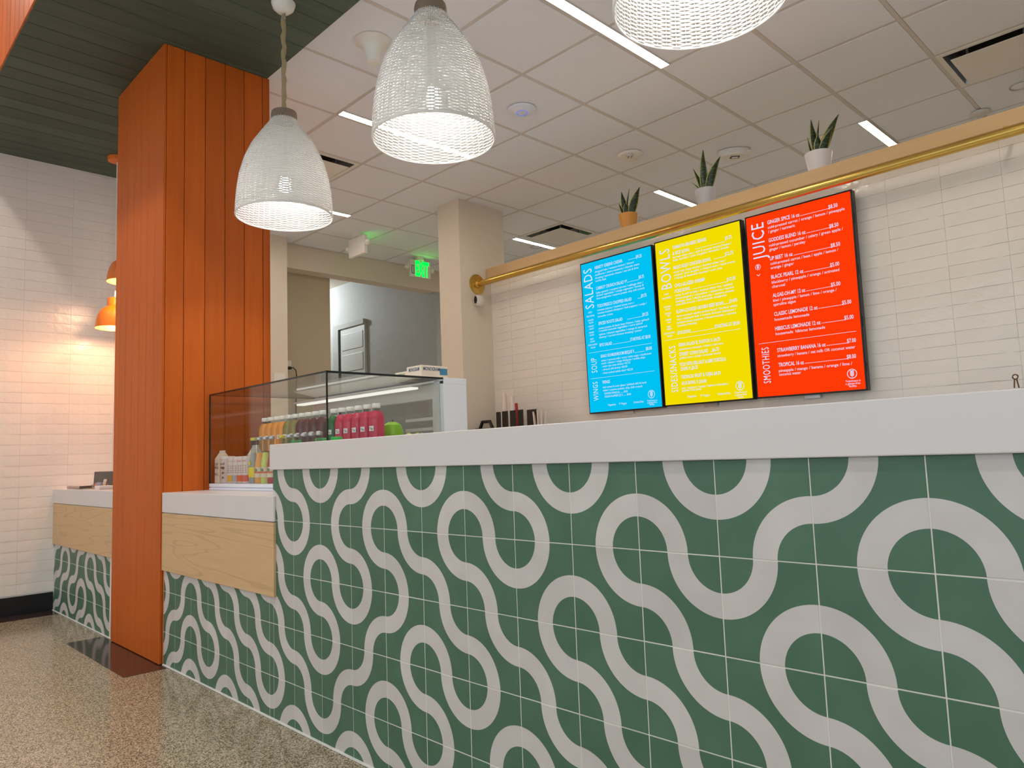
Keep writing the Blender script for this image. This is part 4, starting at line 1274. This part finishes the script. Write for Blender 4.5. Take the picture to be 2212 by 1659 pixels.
# sodas and cartons on the case floor
ZF_ = CB + zb
YS = .262
def soda(x, label, liquid, cap, lab, kind, y=YS):
    t = thing('soda_bottle', label, 'bottle', (x, y, ZF_ + .0003), 0, 'glass soda bottles in the case')
    G().lathe([(.019, 0), (.0220, .004), (.0225, .085), (.0210, .100), (.0160, .130), (.0125, .152)], 24).build('soda', liquid, t, smooth=True)
    G().lathe([(.0125, .1515), (.0120, .185), (.0118, .208), (.0130, .210), (.0130, .216)], 20).build('neck', 'clear_plastic', t, smooth=True)
    G().lathe([(.0155, .214), (.0160, .216), (.0150, .226), (.012, .228)], 20).build('cap', cap, t, smooth=True)
    w = G().lathe([(.0229, .030), (.0229, .080)], 24, cap0=False, cap1=False).build('label', lab, t, smooth=True)
    if kind:
        G().lathe([(.0233, .050), (.0233, .058)], 24, cap0=False, cap1=False).build('label_stripe', 'label_red', w)
        def f(a, u):
            q = a / .0235 - PI / 2 - .35
            return (.0237 * math.cos(q), .0237 * math.sin(q), .060 + u)
        text_obj('label_letters', kind, f, .024, .018, 'label_green', w, bold=.02)
    else:
        for zz in (.10, .040):
            G().lathe([(.0102, -.0005), (.0102, .0008)], 20).build('label_spot', 'label_yellow', w, (.006, -.0228, zz)).rotation_euler = (PI / 2, 0, 0)
mat('soda_clear', rgb(150, 158, 154), .06, var=.1); mat('soda_orange', rgb(232, 156, 66), .08, var=.05); mat('soda_lime', rgb(202, 210, 96), .08, var=.05); mat('soda_red', rgb(170, 40, 46), .08, var=.05)
mat('cap_yellow', rgb(214, 196, 52), .35, metal=.3); mat('cap_silver', rgb(190, 190, 190), .3, metal=.8); mat('cap_green', rgb(58, 190, 84), .4)
mat('label_yellow', rgb(238, 218, 30), .5); mat('label_red', rgb(226, 88, 54), .5); mat('label_green', rgb(40, 96, 66), .5)
mat('label_pale', rgb(222, 206, 178), .5)
soda(-.905, 'clear mineral water bottle with yellow labels beside the cans', 'soda_clear', 'cap_yellow', 'label_yellow', None)
soda(-.838, 'orange soda bottle next to the mineral water bottle', 'soda_orange', 'cap_silver', 'label_pale', 'Ja')
soda(-.772, 'lime soda bottle behind the end of the bar top', 'soda_lime', 'cap_silver', 'label_pale', 'Ja')
soda(-.706, 'red soda bottle with silver cap behind the bar top, next to the lime soda', 'soda_red', 'cap_silver', 'label_pale', 'Ja')
soda(-.605, 'soda bottle with yellow cap showing over the bar top', 'soda_lime', 'cap_yellow', 'label_pale', 'Ja')
for k, (x, lq) in enumerate(((-.528, 'soda_red'), (-.462, 'soda_orange'), (-.392, 'soda_lime'), (-.325, 'soda_red'), (-.258, 'soda_orange'))):
    soda(x, '%s silver capped bottle past the yellow capped one, only its neck over the bar top' % ORD[k], lq, 'cap_silver', 'label_pale', 'Ja')
for k, x in enumerate((-.570, -.340, -.205)):
    tg = thing('green_tub', '%s green lidded tub peeking over the bar top inside the glass case' % ORD[k], 'tub', (x, .318 if k else .318, ZF_ + .0003), 0, 'green lidded tubs in the case')
    G().lathe([(.020, 0), (.024, .004), (.024, .180)], 24).build('tub', 'juice_green', tg, smooth=True)
    G().lathe([(.025, .180), (.026, .182), (.026, .200), (.023, .202)], 24).build('lid', 'cap_green', tg, smooth=True)

mat('carton_cream', rgb(232, 218, 198), .55, var=.03); mat('print_brown', rgb(96, 74, 62), .6); mat('can_white', rgb(222, 210, 204), .4, var=.03)
def carton(x, y, label, h=.165):
    t = thing('drink_carton', label, 'carton', (x, y, ZF_ + .0003))
    w = .030
    G().box(-w, w, -w, w, 0, h * .78).build('carton_body', 'carton_cream', t, bevel=.002, seg=1)
    G().prism([(-w, h * .78), (w, h * .78), (.004, h), (-.004, h)], 'x', -w, w).build('gable_top', 'carton_cream', t)
    G().box(-w, w, -.0035, .0035, h - .004, h + .010).build('top_seal', 'white_plastic', t)
    for k, (z0, s_) in enumerate(((.095, 'OAT'), (.078, 'MILK'), (.042, 'RIC'))):
        text_obj('print', s_, lambda a, u, z0=z0: (-.024 + a, -w - .0006, z0 + u), .044, .013, 'print_brown', t, bold=.01)
carton(-1.302, .272, 'cream gable topped carton in the case corner by the orange column')
carton(-1.060, .345, 'cream gable topped carton standing behind the row of cans', .185)
t = thing('drink_tub', 'pale round drink container with brown print beside the cream carton', 'drink container', (-1.225, .268, ZF_ + .0003))
G().lathe([(.030, 0), (.033, .004), (.035, .130)], 28).build('container', 'can_white', t, smooth=True)
G().lathe([(.0365, .128), (.037, .131), (.037, .140), (.033, .142)], 28).build('lid', 'white_plastic', t, smooth=True)
for z0, s_ in ((.098, 'god'), (.078, 'oath')):
    text_obj('print', s_, lambda a, u, z0=z0: (.0358 * math.cos(a / .0345 - 2.2), .0358 * math.sin(a / .0345 - 2.2), z0 + u), .045, .013, 'print_brown', t, bold=.01)
for k in range(3):
    G().lathe([(.005, 0), (.006, .0012)], 12).build('print_mark', 'print_brown', t, (.016, -.0325, .03 + .025 * k)).rotation_euler = (PI / 2, 0, .5)
for k, (cm, nm) in enumerate((((226, 176, 40), 'yellow'), ((170, 178, 186), 'silver blue'), ((226, 104, 52), 'orange'), ((220, 108, 88), 'coral'))):
    x = -1.148 + k * .058
    tn = thing('drink_can', 'slim drink can with %s base in the glass case' % nm, 'can', (x, .262, ZF_ + .0003), 0, 'slim drink cans in the case')
    G().lathe([(.021, 0), (.0255, .006), (.0262, .012), (.0262, .125), (.022, .134), (.021, .138)], 26).build('can', 'can_white', tn, smooth=True)
    mt = mat('can_band_%d' % k, rgb(*cm), .4)
    G().lathe([(.0266, .010), (.0266, .042)], 26, cap0=False, cap1=False).build('colour_band', 'can_band_%d' % k, tn, smooth=True)
    for j in range(5):
        text_obj('print', 'SODA' if j == 0 else 'iiii', lambda a, u, j=j: (.0268 * math.cos(a / .0265 - 2.0), .0268 * math.sin(a / .0265 - 2.0), (.110 if j == 0 else .098 - .011 * j) + u), .034, .009 if j == 0 else .006, 'can_band_%d' % k if j == 0 else 'print_brown', tn)
t = thing('green_apple', 'bright green round fruit standing past the pink bottles in the case', 'fruit', (-.205, .615, ZS + .0005))
mat('apple_skin', rgb(132, 186, 30), .3, var=.12, scale=25)
G().lathe([(.016, 0), (.036, .008), (.050, .034), (.052, .060), (.042, .092), (.020, .106), (.004, .098)], 28).build('flesh', 'apple_skin', t, smooth=True)
G().tube([(0, 0, .096), (.004, 0, .118)], .0022, 6).build('stem', 'soil', t)
t = thing('fruit_reflection', 'pale green rounds standing in for reflections of the bright green fruit', 'fruit', (-.165, .72, ZS + .0005))
for k, (dx, dy) in enumerate(((0, .0), (.0, .05), (-.03, .10))):
    G().lathe([(.004, 0), (.020, .008), (.027, .026), (.020, .045), (.004, .054)], 20, c=(dx, dy - .04, 0)).build('lime', 'soda_lime', t, smooth=True)  # rounds modelled in place of blurred reflections of the green fruit

# cardboard boxes on the case roof
mat('cardboard_white', rgb(236, 222, 200), .7, var=.03); mat('print_navy', rgb(58, 92, 128), .7); mat('print_teal', rgb(70, 132, 160), .7); mat('print_dgreen', rgb(30, 104, 92), .7)
def carton_box(loc, w, d, h, label, letters, col):
    t = thing('cardboard_box', label, 'box', loc)
    G().box(-w / 2, w / 2, -d / 2, d / 2, 0, h).build('box_body', 'cardboard_white', t, bevel=.002, seg=1)
    text_obj('box_print', letters, lambda a, u: (w / 2 + .0006, -d / 2 + .012 + a, h - .026 + u), d * .62, .017, col, t, bold=.02)
    text_obj('box_print', letters, lambda a, u: (-w / 2 + .02 + a, -d / 2 - .0006, h - .026 + u), w * .7, .017, col, t, bold=.02)
    box('print_panel', w / 2, w / 2 + .0005, d / 2 - .05, d / 2 - .002, h - .045, h - .012, 'print_teal' if col == 'print_navy' else 'print_dgreen', t)
    return t
carton_box((-.255, .868, CT + .0015), .12, .165, .066, 'white cardboard box printed MONOGRAM on the display case roof', 'MONOGRAM', 'print_navy')
carton_box((-.400, .860, CT + .0015), .10, .10, .052, 'smaller white box with dark green print behind the MONOGRAM box', 'NATIONAL', 'print_dgreen')

# ------------------------------------------------------------------ things along the menu wall
bc = thing('back_counter', 'work counter along the tiled menu wall, hidden behind the bar', 'counter')
box('counter_body', -2.36, 3.2, 2.72, 3.29, 0, .86, 'white_paint', bc)
box('worktop', -2.36, 3.22, 2.69, 3.295, .86, .90, 'steel', bc)
t = thing('cup_organizer', 'black cup organizer with upright dividers by the tiled menu wall', 'organizer', (0, 3.10, .9005))
G().box(-2.14, -1.617, -.03, .12, 0, .25).build('organizer_base', 'black_plastic', t)
for x0, x1, z1 in ((-2.133, -2.078, .484), (-2.057, -1.985, .486), (-1.957, -1.889, .488), (-1.858, -1.795, .486), (-1.748, -1.622, .478)):
    G().box(x0, x1, -.006, .006, .25, z1).build('divider', 'black_plastic', t, bevel=.003, seg=1)
mat('cup_clear', rgb(226, 210, 200), .15, var=.08, scale=20, stretch=(1, 1, 8)); mat('cup_red', rgb(196, 50, 44), .3)
for x, z1, lb, m_ in ((-2.020, 1.545, 'tall stack of clear cups in the black organizer', 'cup_clear'), (-1.924, 1.510, 'shorter stack of clear cups in the black organizer', 'cup_clear'), (-1.972, 1.455, 'stack of red cups between the two clear stacks', 'cup_red')):
    cs = thing('cup_stack', lb, 'cups', (x, 3.10 + (.09 if m_ == 'cup_red' else .0), .9005 + (.484 if m_ != 'cup_red' else .2505)))
    h0 = .0; n = 5 if m_ != 'cup_red' else 4
    top = z1 - cs.location.z
    for k in range(n):
        z0 = k * (top - .05) / n if n > 1 else 0
        G().lathe([(.024 - .0008 * k, z0), (.024 - .0008 * k, z0 + .008), (.019 - .0006 * k, top * (k + 1) / n)], 20).build('cup', m_, cs, smooth=True)
st = []
r_ = random.Random(5)
mat('paper_straw', rgb(226, 214, 204), .7, var=.06)
hold = tag(G().lathe([(.05, 0), (.052, .25), (.048, .25), (.046, .01)], 24).build('straw_cup', 'black_plastic', None, (-1.550, 3.06, .9005), smooth=True), 'black cup holding the paper straws', 'cup')
for k in range(13):
    a = -.42 + .84 * k / 12
    G_ = G().tube([(0, 0, .03), (math.sin(a) * .16, 0, .03 + math.cos(a) * .44)], .0065, 8)
    tag(G_.build('paper_straw', 'paper_straw', None, (-1.550 + math.sin(a) * .075, 3.06 + (.022, 0, -.022)[k % 3], .9005), smooth=True), 'white paper straw fanned out of the black cup', 'straw', 'paper straws beside the cup organizer')
t = thing('utensil_caddy', 'low black caddy with a raised handle in front of the beige column', 'caddy', (-2.25, 3.08, .9005))
G().box(-.085, .085, -.06, .06, 0, .345).build('caddy_body', 'black_plastic', t)
G().tube([(-.085, 0, .34), (-.05, 0, .405), (.05, 0, .405), (.085, 0, .34)], .016, 8).build('handle', 'black_plastic', t)
t = thing('serving_tongs', 'small bronze ring handled tongs standing in a white tub behind the bar top', 'tongs', (1.765, 3.08, .9005))
G().lathe([(.05, 0), (.058, .345), (.054, .345), (.046, .01)], 28).build('white_tub', 'white_plastic', t, smooth=True)
mat('bronze', rgb(120, 84, 56), .35, metal=.8)
G().tube([(.022 + .012 * math.cos(q * 2 * PI / 12), 0, .405 + .012 * math.sin(q * 2 * PI / 12)) for q in range(13)], .0035, 6).tube([(.018, 0, .394), (.008, 0, .30), (.0, 0, .05)], .0035, 6).tube([(.027, 0, .394), (.040, 0, .30), (.02, 0, .05)], .0035, 6).build('tongs', 'bronze', t, smooth=True)

# ------------------------------------------------------------------ things on the worktop by the tiled wall
ZL = .8725
t = thing('tablet_register', 'black register tablet seen from behind on the worktop by the tiled wall', 'tablet', (-3.09, .185, ZL))
o = G().box(-.24, .22, -.008, .008, .004, .116).build('tablet', 'black_plastic', t, bevel=.004)
o.rotation_euler = (-.06, 0, 0)
G().box(-.07, .07, .0, .09, 0, .012).build('stand', 'black_metal', t, bevel=.003)
t = thing('card_holder', 'small gold wire holder with business cards in front of the tablet', 'card holder', (-2.86, .095, ZL))
mat('gold_wire', rgb(196, 160, 84), .3, metal=.9)
wr = G()
for y in (-.03, 0, .03):
    wr.tube([(-.07, y, .002), (-.07, y, .03), (.07, y, .03), (.07, y, .002), (-.07, y, .002)], .0018, 6)
wr.tube([(-.07, -.03, .003), (-.07, .03, .003)], .0018, 6).tube([(.07, -.03, .003), (.07, .03, .003)], .0018, 6)
wr.build('wire_rack', 'gold_wire', t)
mat('card_a', rgb(176, 120, 110), .6, var=.3, scale=60); mat('card_b', rgb(150, 150, 176), .6, var=.3, scale=60); mat('card_c', rgb(226, 210, 196), .6, var=.1)
for k, (x, y, h_, m_) in enumerate(((-.045, -.018, .044, 'card_a'), (.0, -.018, .046, 'card_b'), (.042, -.018, .046, 'card_b'), (.02, .012, .066, 'card_c'))):
    c_ = G().box(-.021, .021, -.004, .004, .003, h_).build('business_card', m_, t, (x, y, 0)); c_.rotation_euler = (-.25, 0, 0)
t = thing('leaflet_tray', 'flat tray of pinkish leaflets near the edge of the worktop by the tiled wall', 'tray', (-3.17, .055, ZL))
G().box(-.16, .16, -.045, .045, 0, .006).box(-.16, -.15, -.045, .045, .006, .024).box(.15, .16, -.045, .045, .006, .024).build('tray', 'clear_plastic', t)
for k in range(6):
    box('leaflet', -.145 + .003 * k, .14 + .0015 * k, -.040, .040, .0065 + .0028 * k, .0088 + .0028 * k, ('card_a', 'card_c')[k % 2], t)
t = thing('napkin_stack', 'small stack of white napkins between card holder and orange column', 'napkins', (-2.70, .075, ZL))
for k in range(4):
    box('napkin', -.055 + .004 * (k % 2), .055 + .003 * (k % 3), -.04, .04, .0005 + .0062 * k, .0058 + .0062 * k, 'label_white', t)

# ------------------------------------------------------------------ downlights of the customer side and passage lamp
def downlight(x, y, z, e, col=(1.0, .91, .82), lab=None, size=1.9):
    t = thing('downlight', lab, 'light', (x, y, z), 0, 'round downlights over the aisle')
    G().lathe([(.075, -.004), (.085, -.006), (.088, -.0005), (.075, -.0005), (.075, -.004)], 32, cap0=False, cap1=False).build('trim_ring', 'white_plastic', t)
    G().lathe([(.075, -.003), (.074, -.0025)], 32).build('lens', 'down_glow', t)
    l = light('lamp', 'SPOT', (0, 0, -.02), e, col, t, spot_size=size, spot_blend=.8, shadow_soft_size=.07)
for k, (x, y) in enumerate(((-2.6, -1.25), (-1.0, -1.25), (.6, -1.25), (2.2, -1.25), (-2.6, -3.4), (-.2, -3.4), (2.2, -3.4))):
    downlight(x, y, ZU, E_DOWN, lab='%s round downlight over the aisle outside the photo' % (ORD + ['seventh'])[k], size=2.8)
t = thing('passage_lamp', 'ceiling lamp of the passage, hidden by the header', 'light', (-7.75, 3.75, 3.64))
G().lathe([(.15, -.05), (.16, -.03), (.16, -.0005)], 32).build('lamp_body', 'white_plastic', t)
light('lamp', 'POINT', (0, 0, -.12), E_CORR, (.86, .95, 1.0), t, shadow_soft_size=.12)
